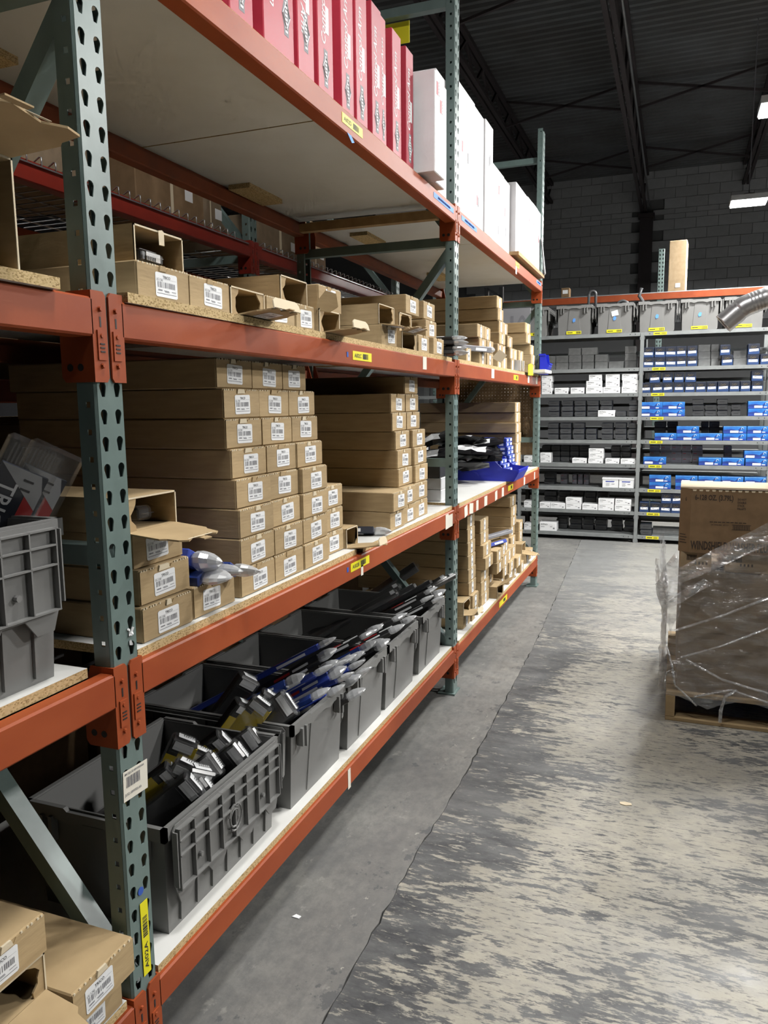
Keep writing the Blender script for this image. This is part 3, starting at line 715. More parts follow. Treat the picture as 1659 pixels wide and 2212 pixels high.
# ---- level B, left group behind the near post
g = 'cartons behind the near post'
for r, (xf, y, w, lab) in enumerate([(-.024, 1.262, .176, 'brown labelled carton on the board just right of the near post'), (-.034, 1.272, .176, 'brown labelled carton on the lowest one right of the near post'), (-.048, 1.272, .172, 'brown labelled carton under the open one right of the near post')]):
    carton(y, w, DB+r*CH, lab, xf, CH, .68, group=g, dy=.46)
open_carton(1.262, .172, DB+3*CH, 'open carton with torn front and long flap beside the near post', -.052, CH, .66, -.10, .13, 'bottom', 'left', group=g)
blister((-.075, 1.36, DB+3*CH+.032), (1, .1, .05), 'clear wiper pack inside the open carton beside the near post', .3, .05, .03, group=None, tag_w=False)
carton(1.452, .178, DB, 'brown labelled carton under the blue wiper packs', -.030, CH, .68, group=g, dy=.45)
BD = (1, .16, -.02)
for k, (dx, dy, dz, w, lb) in enumerate([(-.03, 1.505, .016, .075, 'lowest of the blue wiper packs on the carton, left'), (-.04, 1.575, .016, .06, 'blue wiper pack lying in the middle of the heap on the carton'), (-.01, 1.60, .013, .05, 'blue wiper pack at the right of the heap on the carton'), (-.05, 1.50, .052, .09, 'big blue wiper pack marked 28 on top of the heap')]):
    o = sleeve((dx, dy, DB+CH+dz), BD, lb, .40, w, .026 if k < 3 else .040, 'blue_deep' if k % 2 == 0 else 'blue_ink', True, group='blue wiper packs on the carton', tw=w*.95)
# small open carton, pack lying on the board
open_carton(2.372, .10, DB, 'small open carton with unfolded flap between the two stacks', -.045, .070, .5, .10, .12, 'bottom', 'right')
sleeve((-.055, 2.66, DB+.016), (1, .30, 0), 'dark blue wiper pack lying on the white board between the stacks', .35, .05, .026, 'navy_dark', True, tw=.05)
# ---- level B, second stack
g = 'cartons of the shorter stack in the middle bay'
for r in range(2):
    for c in range(3):
        carton(2.745+c*.178, .170+.004*(c == 2), DB+r*CH, 'brown labelled carton, %s in the %s layer of the shorter stack' % (['left', 'middle', 'right'][c], ORD[r+1]), [-.024, -.034, -.040][c]+(.014 if r and c == 0 else 0), CH, .68, group=g)
for r in range(2, 8):
    for c in range(2):
        if r == 7 and c == 0: continue
        x = [-.058, -.062, -.070, -.080, -.085, -.095][r-2]
        carton([2.930, 3.112][c]+(.01 if r < 5 else .02 if r == 7 else 0), .176, DB+r*CH, 'brown labelled carton, %s column of the shorter stack, %s layer' % (['left', 'right'][c], ORD[r+1]), x+[0, .012][c]*(r < 5), CH, .68, group=g)
# ---- level C, middle bay
g = 'cartons on the third level of the middle bay'
carton(1.300, .176, DC, 'brown labelled carton under the black mouthed open one, third level', -.022, .0755, .66, group=g, dy=.55)
o = open_carton(1.332, .166, DC+.0755, 'open carton showing a black inside and a blister pack, third level', -.048, .079, .66, None, .08, 'bottom', None, group=g)
MB().prism([(-.006, 0), (.012, .001), (.012, .028), (.006, .032), (-.007, .029)], (.002, .085, .048), (0, 1, 0), (0, 0, 1), (.004, -.004, 0)).build('torn_tab', 'cardboard_torn', o)
blister((-.07, 1.42, DC+.0755+.026), (1, .05, 0), 'clear pack with white tag inside the black mouthed carton', .3, .085, .028, group=None)
carton(1.480, .164, DC, 'brown labelled carton, second from the near post on the third level', -.024, .0745, .66, group=g, dy=.55)
open_carton(1.655, .165, DC, 'torn open carton with its flap hanging over the beam, third level', -.026, .0745, .66, .13, .115, 'bottom', 'both', True, group=g)
carton(1.835, .160, DC, 'brown labelled carton right of the hanging flap, third level', -.030, .0745, .66, group=g, dy=.48)
open_carton(1.99, .168, DC+.0755, 'long open carton lying on top with a torn mouth, third level', -.068, .078, .68, None, .08, 'bottom', 'left', group=g)
carton(2.005, .120, DC, 'brown carton in shadow under the long open one, third level', -.030, .0745, .66, group=g)
open_carton(2.145, .150, DC, 'torn carton with its flap spread over the board edge, third level', -.022, .0745, .66, .10, .11, 'bottom', 'left', group=g)
carton(2.190, .172, DC+.0755, 'brown labelled carton on top of the torn one, third level', -.046, .078, .66, group=g, dz=.6)
o = MB().prism([(0, 0), (.05, -.004), (.075, .012), (.06, .05), (.02, .058), (.0, .03)], (0, 0, 0), (.55, .83, .02), (.25, -.1, .96), (.002, .001, .003)).build('cardboard_flap', 'cardboard', None, False, (-.03, 2.14, DC+.066))
tag(o, 'loose torn cardboard flap sticking out between stacked cartons, third level', 'cardboard scrap')
open_carton(2.665, .165, DC+.0755, 'long open carton with a small drooping flap, third level', -.030, .075, .68, -.12, .075, 'bottom', 'right', True, group=g)
carton(2.660, .165, DC, 'brown labelled carton left of the open trio, third level', -.020, .0745, .66, group=g, dy=.6)
open_carton(2.945, .150, DC+.0755, 'short torn carton behind the drooping flap, third level', -.05, .074, .66, None, .08, 'bottom', 'both', group=g)
carton(3.02, .172, DC+.151, 'brown labelled carton on top, third level, left of the middle frame', -.050, .078, .68, group=g, dz=.5)
open_carton(2.880, .180, DC, 'open carton with raised lid flap at the board edge, third level', -.016, .070, .6, .25, .06, 'top', 'right', True, group=g)
carton(3.085, .150, DC, 'small brown labelled carton in the shade, third level, second from the middle frame', -.018, .073, .6, 'wide', group=g)
carton(3.265, .160, DC, 'small brown labelled carton beside the middle frame, third level', -.008, .073, .6, 'wide', group=g)
carton(3.27, .165, DC+.076, 'brown labelled carton, second layer beside the middle frame, third level', -.045, .077, .66, group=g)
carton(3.27, .172, DC+.155, 'brown labelled carton, third layer beside the middle frame, third level', -.055, .078, .66, group=g)
# clear tubes of blades sticking out by the middle post
for k in range(4):
    sleeve((.035-.01*(k % 2), 3.46+.012*(k % 2), DC+.016+.022*k), (1, .05, .0), 'clear ended black wiper tube by the middle post, %s from the bottom' % ORD[k+1], .42, .036, .02, 'black', True, group='black tubes by the middle post', tw=.046)

# ---- level C, far bay
g = 'cartons on the third level of the far bay'; h = .0725
def far(y0, y1, r, lab, deck, xf=-.03, hh=h, l=.66, **k): return carton(y0, y1-y0, deck+r*hh, lab, xf, hh, l, 'tall', group=g, **k)
for y0, y1, r, lab in [(3.90, 4.00, 0, 'narrow carton beside the middle post'), (4.20, 4.36, 0, 'crumpled carton under the blue tube'), (4.37, 4.53, 0, 'carton behind a loose flap'), (4.655, 4.76, 0, 'carton left of the middle pair'),
        (4.768, 4.93, 0, 'carton of the middle pair'), (5.045, 5.15, 0, 'carton left of the leaning card'), (5.82, 5.98, 0, 'carton behind the yellow card'),
        (4.375, 4.54, 1, 'carton left of the middle'), (4.20, 4.368, 1, 'carton behind the blue tube'), (4.66, 4.785, 1, 'carton left in the middle pile'), (4.79, 4.905, 1, 'carton right in the middle pile'), (5.045, 5.15, 1, 'carton first of three'), (5.155, 5.295, 1, 'carton second of three'), (5.31, 5.48, 1, 'carton third of three'), (5.82, 5.985, 1, 'carton at the far end'),
        (4.16, 4.335, 2, 'carton near the post'), (4.34, 4.48, 2, 'carton second from the post'), (4.71, 4.89, 2, 'carton of the tall pile'), (4.99, 5.15, 2, 'carton right of the tall pile'), (5.82, 5.985, 2, 'carton at the far end'),
        (4.735, 4.875, 3, 'carton of the tall pile'), (4.88, 5.01, 3, 'carton right of the tall pile'), (5.64, 5.83, 3, 'carton at the far end'),
        (4.72, 4.885, 4, 'carton of the tall pile'), (5.635, 5.83, 4, 'carton topping the far end'), (4.71, 4.86, 5, 'carton topping the tall pile')]:
    far(y0, y1, r, 'brown %s, %s layer, third level of the far bay' % (lab, ORD[r+1]), DC, -.028-.004*r+random.uniform(-.004, .004))
for k, (yy, tt) in enumerate(((5.19, .12), (5.25, .22), (5.31, .3))):
    o = MB().box(0, -.003, 0, .075, .003, .07).build('leaning_card', 'paper' if k != 1 else 'cardboard_torn', None, False, (-.06, yy, DC)); o.rotation_euler = (0, 0, -.15); tag(o, ['white', 'tan', 'bright'][k]+' card leaning between small cartons, third level of the far bay', 'card')
o = MB().prism([(0, 0), (.19, .004), (.19, .075), (.10, .085), (0, .072)], (.012, 0, 0), (0, 1, 0), (0, 0, 1), (.003, 0, 0)).build('yellow_card', 'yellow', None, False, (.006, 5.43, DC-.022)); tag(o, 'bright yellow card hanging over the beam near the far post', 'card')
o = MB().box(0, 0, 0, .10, .30, .022).build('white_tray', 'paper', None, False, (.0, 5.665, DC+.004)); tag(o, 'white flat strip sticking out beside the blue bin', 'tray')
sleeve((-.005, 4.30, DC+.0725+.012), (.35, 1, 0), 'blue and grey wiper tube lying across the small cartons, far bay', .42, .05, .03, 'ink_grey', True, tw=.05)
o = MB().prism([(0, 0), (.09, -.02), (.11, .03), (.03, .055)], (0, 0, 0), (.5, .86, -.1), (.45, -.2, .86), (.002, 0, .003)).build('cardboard_flap', 'cardboard_torn', None, False, (-.01, 4.42, DC+.045)); tag(o, 'pale torn flap in front of the small cartons, far bay', 'cardboard scrap')
def open_bin(x0, y0, z0, lx, wy, hh, label, m='blue_plastic', rz=0.):
    # hopper bin, open top, low scooped front towards +x
    t_ = .004; o = thing('hopper_bin', label, 'bin', (x0, y0, z0), rz)
    side = [(-lx, 0), (-.03, 0), (0, hh*.42), (-.005, hh*.52), (-lx*.22, hh*.62), (-lx*.34, hh), (-lx, hh)]
    mb = MB(); mb.prism(side, (0, 0, 0), (1, 0, 0), (0, 0, 1), (0, t_, 0)); mb.prism(side, (0, wy-t_, 0), (1, 0, 0), (0, 0, 1), (0, t_, 0))
    mb.box(-lx, t_, 0, -.03, wy-t_, t_).box(-lx, t_, t_, -lx+t_, wy-t_, hh)
    mb.prism([(-.03, 0), (-.026, 0), (.004, hh*.42), (-.001, hh*.54), (-.005, hh*.52), (0, hh*.42)], (0, t_, 0), (1, 0, 0), (0, 0, 1), (0, wy-2*t_, 0))
    mb.build('body', m, o)
    r_ = MB(); r_.prism([(-lx-.006, hh*.93), (-lx*.35, hh*.93), (-lx*.35, hh+.004), (-lx-.006, hh+.004)], (0, -.006, 0), (1, 0, 0), (0, 0, 1), (0, .006, 0)); r_.prism([(-lx-.006, hh*.93), (-lx*.35, hh*.93), (-lx*.35, hh+.004), (-lx-.006, hh+.004)], (0, wy, 0), (1, 0, 0), (0, 0, 1), (0, .006, 0))
    r_.box(.0, t_, hh*.50, .008, wy-t_, hh*.56); r_.build('rim', m, o); return o
open_bin(.075, Y3-.03, DC+.002, .068, .15, .15, 'blue plastic hopper bin clipped beside the far post, third level')
# ---- level B, far bay
g = 'long cartons on the far bay'
for r in range(7):
    carton(5.36+(.012*(r % 2)), .185, DB+r*.0714, 'long brown carton against the pegboard, %s from the bottom, far bay' % ORD[r+1], -.05-(0 if r < 5 else .006), .0714, .70, 'tall', group=g, dy=.35)
open_bin(.078, 4.80, DB, .46, .335, .135, 'big blue plastic bin full of packs, second level of the far bay')
for k in range(9):
    hh = .028; r = random.Random(k)
    def bb():
        m_ = MB(); m_.cbox(-.24, 0, 0, 0, .20, hh, .002, 0); m_.box(.0, .03, .007, .0006, .07, .022, 1).box(.0, .13, .006, .0006, .185, .023, 1); m_.box(.0, .085, .008, .0006, .115, .02, 2)
        m_.box(-.05, -.0006, .007, -.02, 0, .022, 1).box(-.14, -.0006, .007, -.09, 0, .022, 1)
        return m_.mesh('blue_box', ['blue_ink', 'paper', 'sky_blue'])
    xx, yy, zz = [(-.02, 5.145, 0), (-.03, 5.147, 1), (-.03, 5.146, 2), (-.05, 5.146, 3), (-.05, 5.145, 4), (-.06, 5.145, 5), (-.06, 5.145, 6), (-.07, 5.147, 7), (-.07, 5.145, 8)][k]
    o = link('flat_blue_box', cached('fbb', bb), None, (xx, yy, DB+zz*.0285)); tag(o, 'flat blue parts box behind the blue bin, %s from the bottom' % ORD[zz+1], 'box', 'flat blue boxes')
for k in range(4):
    o = link('flat_blue_box', CACHE['fbb'], None, (.0-.02*k, 4.915+.004*k, DB+.010+k*.0287)); tag(o, 'flat blue parts box inside the blue bin, %s from the bottom' % ORD[k+1], 'box', 'flat blue boxes')
def bag(seed, L, w, th):
    r = random.Random(seed); mb = MB(); nx, ny = 9, 6; V = {}
    for s in (1, -1):
        for i in range(nx+1):
            for j in range(ny+1):
                e = max(0, (1-(2*i/nx-1)**4)*(1-(2*j/ny-1)**4)); x = -L/2+L*i/nx; y = -w/2+w*j/ny
                V[s, i, j] = len(mb.v); mb.v.append((x+r.uniform(-.006, .006), y+r.uniform(-.005, .005), s*th/2*e*r.uniform(.45, 1.25)))
        for i in range(nx):
            for j in range(ny):
                f = [V[s, i, j], V[s, i+1, j], V[s, i+1, j+1], V[s, i, j+1]]; mb.f.append(tuple(f if s > 0 else f[::-1])); mb.m.append(1 if (2 <= i <= 6 and 1 <= j <= 3 and s > 0) else 0)
    return mb
BAGP = [(-.20, 4.68, .150, .40, .11, .2, .05), (-.24, 4.76, .19, .40, .12, .05, .12), (-.20, 4.80, .155, .34, .10, -.1, .10), (-.26, 4.62, .11, .38, .12, .12, .02), (-.18, 4.72, .235, .36, .11, .1, .16), (-.29, 4.70, .26, .38, .12, -.12, .05), (-.20, 4.63, .205, .38, .10, .18, -.04)]
for k, (x, y, z, L, w, rz, ry) in enumerate(BAGP):
    o = bag(k+1, L, w, .05).build('plastic_bag_pack', ['black_gloss', 'paper' if k % 2 == 0 else 'grey_box']); o.location = (x, y, DB+z); o.rotation_euler = (.35*(-1)**k, -ry, rz)
    tag(o, 'crumpled black and white wiper bag piled on the blue bin, ' + ['left front', 'middle', 'right', 'lowest at the left', 'front top', 'topmost', 'second from the left'][k], 'wiper bag', 'black and white bags')
for k, (y0, zz, hh, m, lab) in enumerate([(3.70, 0, .06, 'silver_box', 'lower light grey box behind the middle post'), (3.70, .061, .06, 'silver_box', 'upper light grey box behind the middle post'), (3.68, .122, .065, 'black', 'black box with white label on the grey boxes behind the middle post')]):
    mb = MB(); mb.cbox(-.30, 0, 0, 0, .27, hh, .003)
    if m == 'black': mb.box(0, .10, .015, .0006, .22, .045, 1)
    tag(mb.build('parts_box', [m, 'paper'], None, False, (-.10, y0, DB+zz)), lab, 'box')
for k in range(2):
    o = bag(k+31, .36, .11, .04).build('plastic_bag_pack', ['black_gloss', 'paper']); o.location = (-.26, 3.86+.05*k, DB+.215+.07*k); o.rotation_euler = (.5, -.15-.2*k, .1); tag(o, ['white and black bag on the black box behind the middle post', 'upper black bag behind the middle post'][k], 'wiper bag', 'black and white bags')
# spray bottle deep on the shelf
t = thing('spray_bottle', 'blue spray bottle standing deep behind the middle post', 'bottle', (-.50, 4.36, DB+.30))
MB().tube([(0, 0, 0), (0, 0, .012), (0, 0, .10), (0, 0, .14), (0, 0, .155)], [.036, .038, .038, .030, .014], 14).build('bottle', 'blue_plastic', t, True)
MB().tube([(0, 0, .155), (0, 0, .185)], .016, 10).bar((-.02, 0, .19), (.045, 0, .19), .022, .022).bar((.03, 0, .18), (.018, 0, .15), .008, .006).build('trigger_head', 'blue_ink', t)
MB().box(.0375, -.02, .03, .0385, .02, .09).build('bottle_label', 'paper', t)
tag(MB().cbox(-.3, 0, 0, 0, .22, .148, .003).box(.0, .03, .03, .0006, .10, .10, 1).build('parts_box', ['black', 'paper'], None, False, (-.40, 4.27, DB)), 'dark box under the spray bottle', 'box')
tag(MB().cbox(-.3, 0, 0, 0, .22, .148, .003).box(.0, .06, .03, .0006, .18, .10, 1).build('parts_box', ['navy_dark', 'paper'], None, False, (-.405, 4.272, DB+.1495)), 'dark navy box directly under the spray bottle', 'box')
# pegboard on the far frame: hole by hole
def pegboard():
    cols, rows, pt = 29, 30, .0254
    F = fill_cell([(0, 0), (pt, 0), (pt, pt), (0, pt)], [[(.0127+.0032*math.cos(a*math.pi/3), .0127+.0032*math.sin(a*math.pi/3)) for a in range(6)]])
    mb = MB()
    for i in range(cols):
        for j in range(rows): mb.add([(-.04-pt*i-a, 0, b+pt*j) for a, b in F[0]], F[1])
    return mb
pg = pegboard().build('pegboard', 'pegboard', None, False, (0, Y3+PW+.006, 1.05)); md = pg.modifiers.new('thick', 'SOLIDIFY'); md.thickness = .004
tag(pg, 'brown perforated hardboard fixed to the far frame', 'pegboard')

# ---- level A, far bay
g = 'small cartons on the lowest level of the far bay'; h = .0745
for r in range(2, 8):
    carton(4.005, .165, DA+r*h, 'brown labelled carton, %s layer of the tall pile behind the middle post' % ORD[r+1], -.030-.002*r, h, .66, 'tall', group=g)
for r in range(7):
    carton(4.175, .13, DA+r*h, 'brown carton, %s layer of the recessed pile, lowest level far bay' % ORD[r+1], -.095, h, .60, 'tall', group=g)
    carton(4.340, .205, DA+r*h, 'brown labelled carton, %s layer of the second tall pile, lowest level far bay' % ORD[r+1], [-.042, -.044, -.046, -.020, -.034, -.05, -.052][r], h, .66, 'tall', group=g)
carton(4.03, .135, DA, 'bottom carton beside the open one, lowest level far bay', -.020, h, .6, 'tall', group=g); carton(4.02, .14, DA+h, 'second carton beside the open one, lowest level far bay', -.016, h, .6, 'tall', group=g)
carton(3.86, .145, DA, 'bottom carton by the middle post, lowest level far bay', -.026, h, .6, 'tall', group=g)
open_carton(3.862, .145, DA+h, 'torn open carton by the middle post, lowest level far bay', -.024, h, .6, .1, .08, 'bottom', 'right', group=g)
for y0, y1, r, lab, xf in [(4.575, 4.735, 2, 'carton above the open one', -.002), (4.578, 4.725, 3, 'carton two above the open one', -.004), (4.79, 4.945, 0, 'carton hidden beside the open one', -.03), (4.80, 4.955, 1, 'carton left of the strip', -.012), (4.795, 4.955, 2, 'carton in the middle', -.014), (4.79, 4.905, 3, 'carton under the clear tube', -.018),
        (4.955, 5.03, 0, 'slim carton', -.004), (5.035, 5.17, 0, 'carton right of the slim one', -.016), (4.965, 5.13, 1, 'carton on the slim one', -.004), (5.135, 5.295, 1, 'carton right in the middle', .014), (5.18, 5.31, 0, 'carton under the right one', -.02), (5.125, 5.26, 2, 'shaded carton', -.02), (4.965, 5.115, 2, 'pale carton', -.02), (4.915, 5.06, 3, 'carton on the pale one', -.03), (5.33, 5.45, 0, 'carton near the far end', .004), (5.66, 5.80, 0, 'carton second from the far post', -.020), (5.83, 5.97, 0, 'carton beside the far post', -.020),
        (5.49, 5.66, 2, 'long carton base', -.10), (5.49, 5.66, 1, 'lower long carton base', -.10), (5.49, 5.655, 0, 'lowest long carton base', -.10), (5.50, 5.70, 3, 'long carton', -.115), (5.51, 5.71, 4, 'long carton', -.105), (5.51, 5.71, 5, 'long carton', -.105), (5.50, 5.72, 6, 'topmost long carton', -.112), (5.80, 5.95, 1, 'dark sided carton', -.10), (5.80, 5.95, 2, 'dark sided carton', -.10), (5.80, 5.95, 3, 'topmost dark sided carton', -.10)]:
    carton(y0, y1-y0, DA+r*h, 'brown %s, %s layer, lowest level of the far bay' % (lab, ORD[r+1]), xf, h, .62, 'tall', group=g)
open_carton(4.565, .18, DA, 'open carton with the flap lifted at the board edge, lowest level far bay', .006, h, .6, .5, .10, 'top', 'right', group=g)
carton(4.575, .16, DA+h, 'brown carton on the open one, second layer, lowest level of the far bay', -.06, h, .58, 'tall', group=g)
open_carton(5.66, .15, DA+h, 'torn open carton with a long flap, lowest level near the far post', -.05, h, .6, -.12, .11, 'bottom', 'left', group=g)
sleeve((-.02, 4.86, DA+4*h+.012), (.3, 1, .0), 'blue wiper pack on the small cartons, lowest level far bay', .30, .05, .024, 'blue_ink', False)
blister((-.03, 5.12, DA+4*h+.040), (.3, 1, 0), 'clear wiper tube on the small cartons, lowest level far bay', .52, .05, .026, 'ink_grey', tag_w=False)

# ------------------------------------------------------------------ top level: red and white upright cartons
def red_mesh(w, flip):
    mb = MB(); h, l = .43, .40
    mb.cbox(-l, 0, 0, 0, w, h, .0025)
    X = .0005; tw = min(.030, w*.34)
    t0 = w*.30 if w > .12 else w*.36
    if not flip:
        o = Vector((X, t0+tw/2, .135)); mb.text('Control Arm', o, (0, 0, .225), (0, -tw, 0), 1, .25)
    else:
        o = Vector((X, t0-tw/2, .33)); mb.text('Control Arm', o, (0, 0, -.225), (0, tw, 0), 1, .25)
    c = w*.5 if w < .12 else w*.74; zc = .070 if not flip else .115; k = min(.024, w*.27)
    mb.prism([(c-k*.55, zc-.052), (c+k*.55, zc-.052), (c+k*.55, zc-.03), (c+k, zc), (c+k*.55, zc+.03), (c+k*.55, zc+.052), (c-k*.55, zc+.052), (c-k*.55, zc+.03), (c-k, zc), (c-k*.55, zc-.03)], (0, 0, 0), (0, 1, 0), (0, 0, 1), (.0004, 0, 0), 2)
    for a, b in (((0, -.034), (k*.86, 0)), ((k*.86, 0), (0, .034)), ((0, .034), (-k*.86, 0)), ((-k*.86, 0), (0, -.034))):
        mb.bar((X+.0003, c+a[0], zc+a[1]), (X+.0003, c+b[0], zc+b[1]), .0003, .004, (1, 0, 0), 1)
    for i in range(9): mb.quad((X+.0006, c-k*.28, zc-.044+i*.0102), (X+.0006, c+k*.28, zc-.044+i*.0102), (X+.0006, c+k*.28, zc-.038+i*.0102), (X+.0006, c-k*.28, zc-.038+i*.0102), 1)
    mb.box(0, t0+tw*.55, .17, .0007, min(w-.006, t0+tw*.55+.022), .245, 1)
    return mb.mesh('red_carton', ['red_card', 'paper', 'ink_grey'])
REDS = [(1.690, 1.80, 0), (1.862, 2.033, 1), (2.043, 2.145, 1), (2.172, 2.280, 0), (2.354, 2.453, 0), (2.460, 2.555, 0), (2.600, 2.692, 0), (2.695, 2.755, 0), (2.804, 2.900, 0), (2.957, 3.046, 0)]
for i, (a, b, f) in enumerate(REDS):
    o = link('red_carton', red_mesh(b-a, f), None, (-.020-.006*(i % 3 == 1), a, DD), (0, 0, random.uniform(-.01, .01)))
    tag(o, 'tall red carton with white lettering, %s in the row counted from the near end' % ORD[i+1], 'carton', 'red cartons on the top level')
def white_mesh(w, h, l, seed, ink=True):
    r = random.Random(seed); mb = MB(); mb.cbox(-l, 0, 0, 0, w, h, .003); X = .0006
    mb.box(0, w*.495, .01, .0004, w*.505, h-.01, 3)
    if ink:
        for _ in range(2):
            y = r.uniform(.15, .6)*w; z = r.uniform(.12, .8)*h
            mb.quad((X, y, z), (X, y+.022, z), (X, y+.022, z+.05), (X, y, z+.05), r.choice((1, 2)))
            for k in range(5): mb.quad((X, y+.03, z+k*.012), (X, y+.034, z+k*.012), (X, y+.034, z+k*.012+.008), (X, y+.03, z+k*.012+.008), 1)
    return mb.mesh('white_carton', ['white_card', 'ink_grey', 'red_card', 'paper_cream'])
WH = [(3.088, .138, .055, .385, DD), (3.236, .128, .016, .45, DD), (3.372, .145, -.02, .47, DD), (3.700, .335, -.022, .585, DD), (4.048, .205, -.026, .585, DD), (4.262, .180, -.018, .59, DD),
      (4.452, .310, -.022, .42, DD), (4.768, .180, -.026, .42, DD), (4.965, .395, .012, .42, DD+.022), (5.368, .205, .010, .43, DD+.022), (5.580, .205, .006, .44, DD+.022), (5.790, .150, .004, .44, DD+.022)]
for i, (y, w, xf, h, z) in enumerate(WH):
    o = link('white_carton', white_mesh(w, h, .42, i), None, (xf, y, z), (0, 0, random.uniform(-.006, .006)))
    tag(o, 'tall white carton, %s from the red row on the top level' % ORD[i+1], 'carton', 'white cartons on the top level')
o = MB().box(0, 0, 0, .004, .09, .26).build('leaning_board', 'paper', None, False, (.05, 5.90, DD+.025)); o.rotation_euler = (0, -.12, .25); tag(o, 'white panel leaning at the far end of the top level', 'panel')
o = MB().box(0, 0, 0, .004, .36, .24).build('yellow_banner', 'yellow', None, False, (-.42, Y2+PW+.01, 3.0)); o.rotation_euler = (0, 0, math.pi/2); tag(o, 'yellow plastic banner hanging from the middle frame', 'banner')
o.location = (-.242, Y2+PW+.004, 3.138); o.scale = (1, 1, .4)

# ------------------------------------------------------------------ totes
def tote_mesh(L, W, H):
    mb = MB(); t = .004; tp = .95                   # taper at the bottom
    def ring(s, z, g=0.): return [(-L/2*s+g, -W/2*s+g, z), (L/2*s-g, -W/2*s+g, z), (L/2*s-g, W/2*s-g, z), (-L/2*s+g, W/2*s-g, z)]
    o0, o1, i0, i1 = ring(tp, 0), ring(1, H), ring(tp, t, t), ring(1, H, t)
    vs = o0+o1+i0+i1; f = [(3, 2, 1, 0), (8, 9, 10, 11)]
    for k in range(4):
        n = (k+1) % 4; f += [(k, n, 4+n, 4+k), (12+k, 12+n, 8+n, 8+k), (4+k, 4+n, 12+n, 12+k)]
    mb.add(vs, f)
    # rolled rim, scalloped below the hand holds
    r = .012; zb, zt = H-.028, H+.004
    for s in (1, -1):
        a, b = L/2, W/2
        wave = [(-b-r, zb), (-b*.5, zb), (-b*.35, zb-.008), (-b*.15, zb+.002), (b*.15, zb+.002), (b*.35, zb-.008), (b*.5, zb), (b+r, zb), (b+r, zt), (b*.45, zt), (b*.40, zt-.008), (-b*.40, zt-.008), (-b*.45, zt), (-b-r, zt)]
        mb.prism(wave, (s*a, 0, 0), (0, 1, 0), (0, 0, 1), (s*r, 0, 0))
        mb.box(-a-r, min(s*b, s*(b+r)), zb, a+r, max(s*b, s*(b+r)), zt)
        for q in (-.62, .62):                       # latch brackets
            mb.box(min(s*a, s*(a+.02)), q*b*1.15-.018, H-.075, max(s*a, s*(a+.02)), q*b*1.15-.008, H-.02); mb.box(min(s*a, s*(a+.02)), q*b*1.15+.008, H-.085, max(s*a, s*(a+.02)), q*b*1.15+.018, H-.02)
        # raised trapezoid panel on the short end
        xe = lambda z: s*(L/2*(tp+(1-tp)*z/H))
        z0, z1 = .012, H-.035
        P = [(xe(z0), -W*.20, z0), (xe(z0), W*.20, z0), (xe(z1), W*.15, z1), (xe(z1), -W*.15, z1)]
        Q = [(p[0]+s*.003, p[1]*.985, p[2]) for p in P]
        mb.add(P+Q, [(4, 5, 6, 7), (0, 1, 5, 4), (1, 2, 6, 5), (2, 3, 7, 6), (3, 0, 4, 7)])
        # vertical ribs on the long side
        ye = lambda z: s*(W/2*(tp+(1-tp)*z/H))
        for k in range(-3, 4):
            x = k*L*.13
            P = [(x-.003, ye(z0), z0), (x+.003, ye(z0), z0), (x+.003, ye(z1), z1), (x-.003, ye(z1), z1)]; Q = [(p[0], p[1]+s*.006, p[2]) for p in P]
            mb.add(P+Q, [(4, 5, 6, 7), (0, 1, 5, 4), (1, 2, 6, 5), (2, 3, 7, 6), (3, 0, 4, 7)])
    return mb.mesh('body', 'grey_plastic')
def lid_mesh(L, Hh):
    # half lid: x along the hinge, y outwards (ribbed face), z down from the hinge
    mb = MB(); n = 7; low = []
    base = -Hh*.80
    pts = [(-L/2+.01, 0), (L/2-.01, 0), (L/2, -.01), (L/2, -Hh*.72)]
    seg = L/n
    for k in range(n):
        x1 = L/2-k*seg; x0 = x1-seg
        d = -Hh if k % 2 == 0 else -Hh*.84
        pts += [(x1-.012 if k else x1-.02, d), (x0+.012 if k < n-1 else x0+.02, d)]
    pts += [(-L/2, -Hh*.72), (-L/2, -.01)]
    mb.prism(pts[::-1], (0, 0, 0), (1, 0, 0), (0, 0, 1), (0, .003, 0))
    for k in range(n+2):
        x = -L/2+.012+(L-.024)*k/(n+1); mb.box(x-.0016, .003, -Hh*.80, x+.0016, .014, -.008)
    for z in (-.010, -Hh*.20, -Hh*.38, -Hh*.80): mb.box(-L/2+.01, .003, z-.0016, L/2-.01, .014, z+.0016)
    mb.box(-L/2, .003, -Hh*.74, -L/2+.003, .014, -.012); mb.box(L/2-.003, .003, -Hh*.74, L/2, .014, -.012)
    for s in (-1, 1): mb.tube([(s*L*.30, .003, -Hh*.60), (s*L*.30, .012, -Hh*.60)], .006, 8)
    for (r0, a0, a1) in ((.030, .3, 5.4), (.020, 3.4, 8.6)):
        pp = [(r0*math.cos(a0+(a1-a0)*q/14)+(.004 if r0 < .025 else 0), .012, -Hh*.52+r0*1.15*math.sin(a0+(a1-a0)*q/14)) for q in range(15)]; mb.tube(pp, .0028, 5)
    return mb.mesh('lid_flap', 'grey_plastic')
TOTE = {}
def tote(cx, cy, z, label, rz=0., L=.56, W=.385, H=.27, lids=(), group='grey lidded totes', name='lidded_tote'):
    t = thing(name, label, 'tote', (cx, cy, z), rz, group)
    link('body', cached(('tote', L, W, H), lambda: tote_mesh(L, W, H)), t)
    for (s, ang) in lids:                           # s: which long side, ang: 0 hangs down, positive lifts it
        me = cached(('lid', L, W), lambda: lid_mesh(L-.02, W*.52))
        o = link('lid_flap', me, t, (0, s*(W/2+.014), H), (0, 0, 0 if s > 0 else math.pi))
        o.rotation_euler = (ang, 0, 0 if s > 0 else math.pi)
    return t
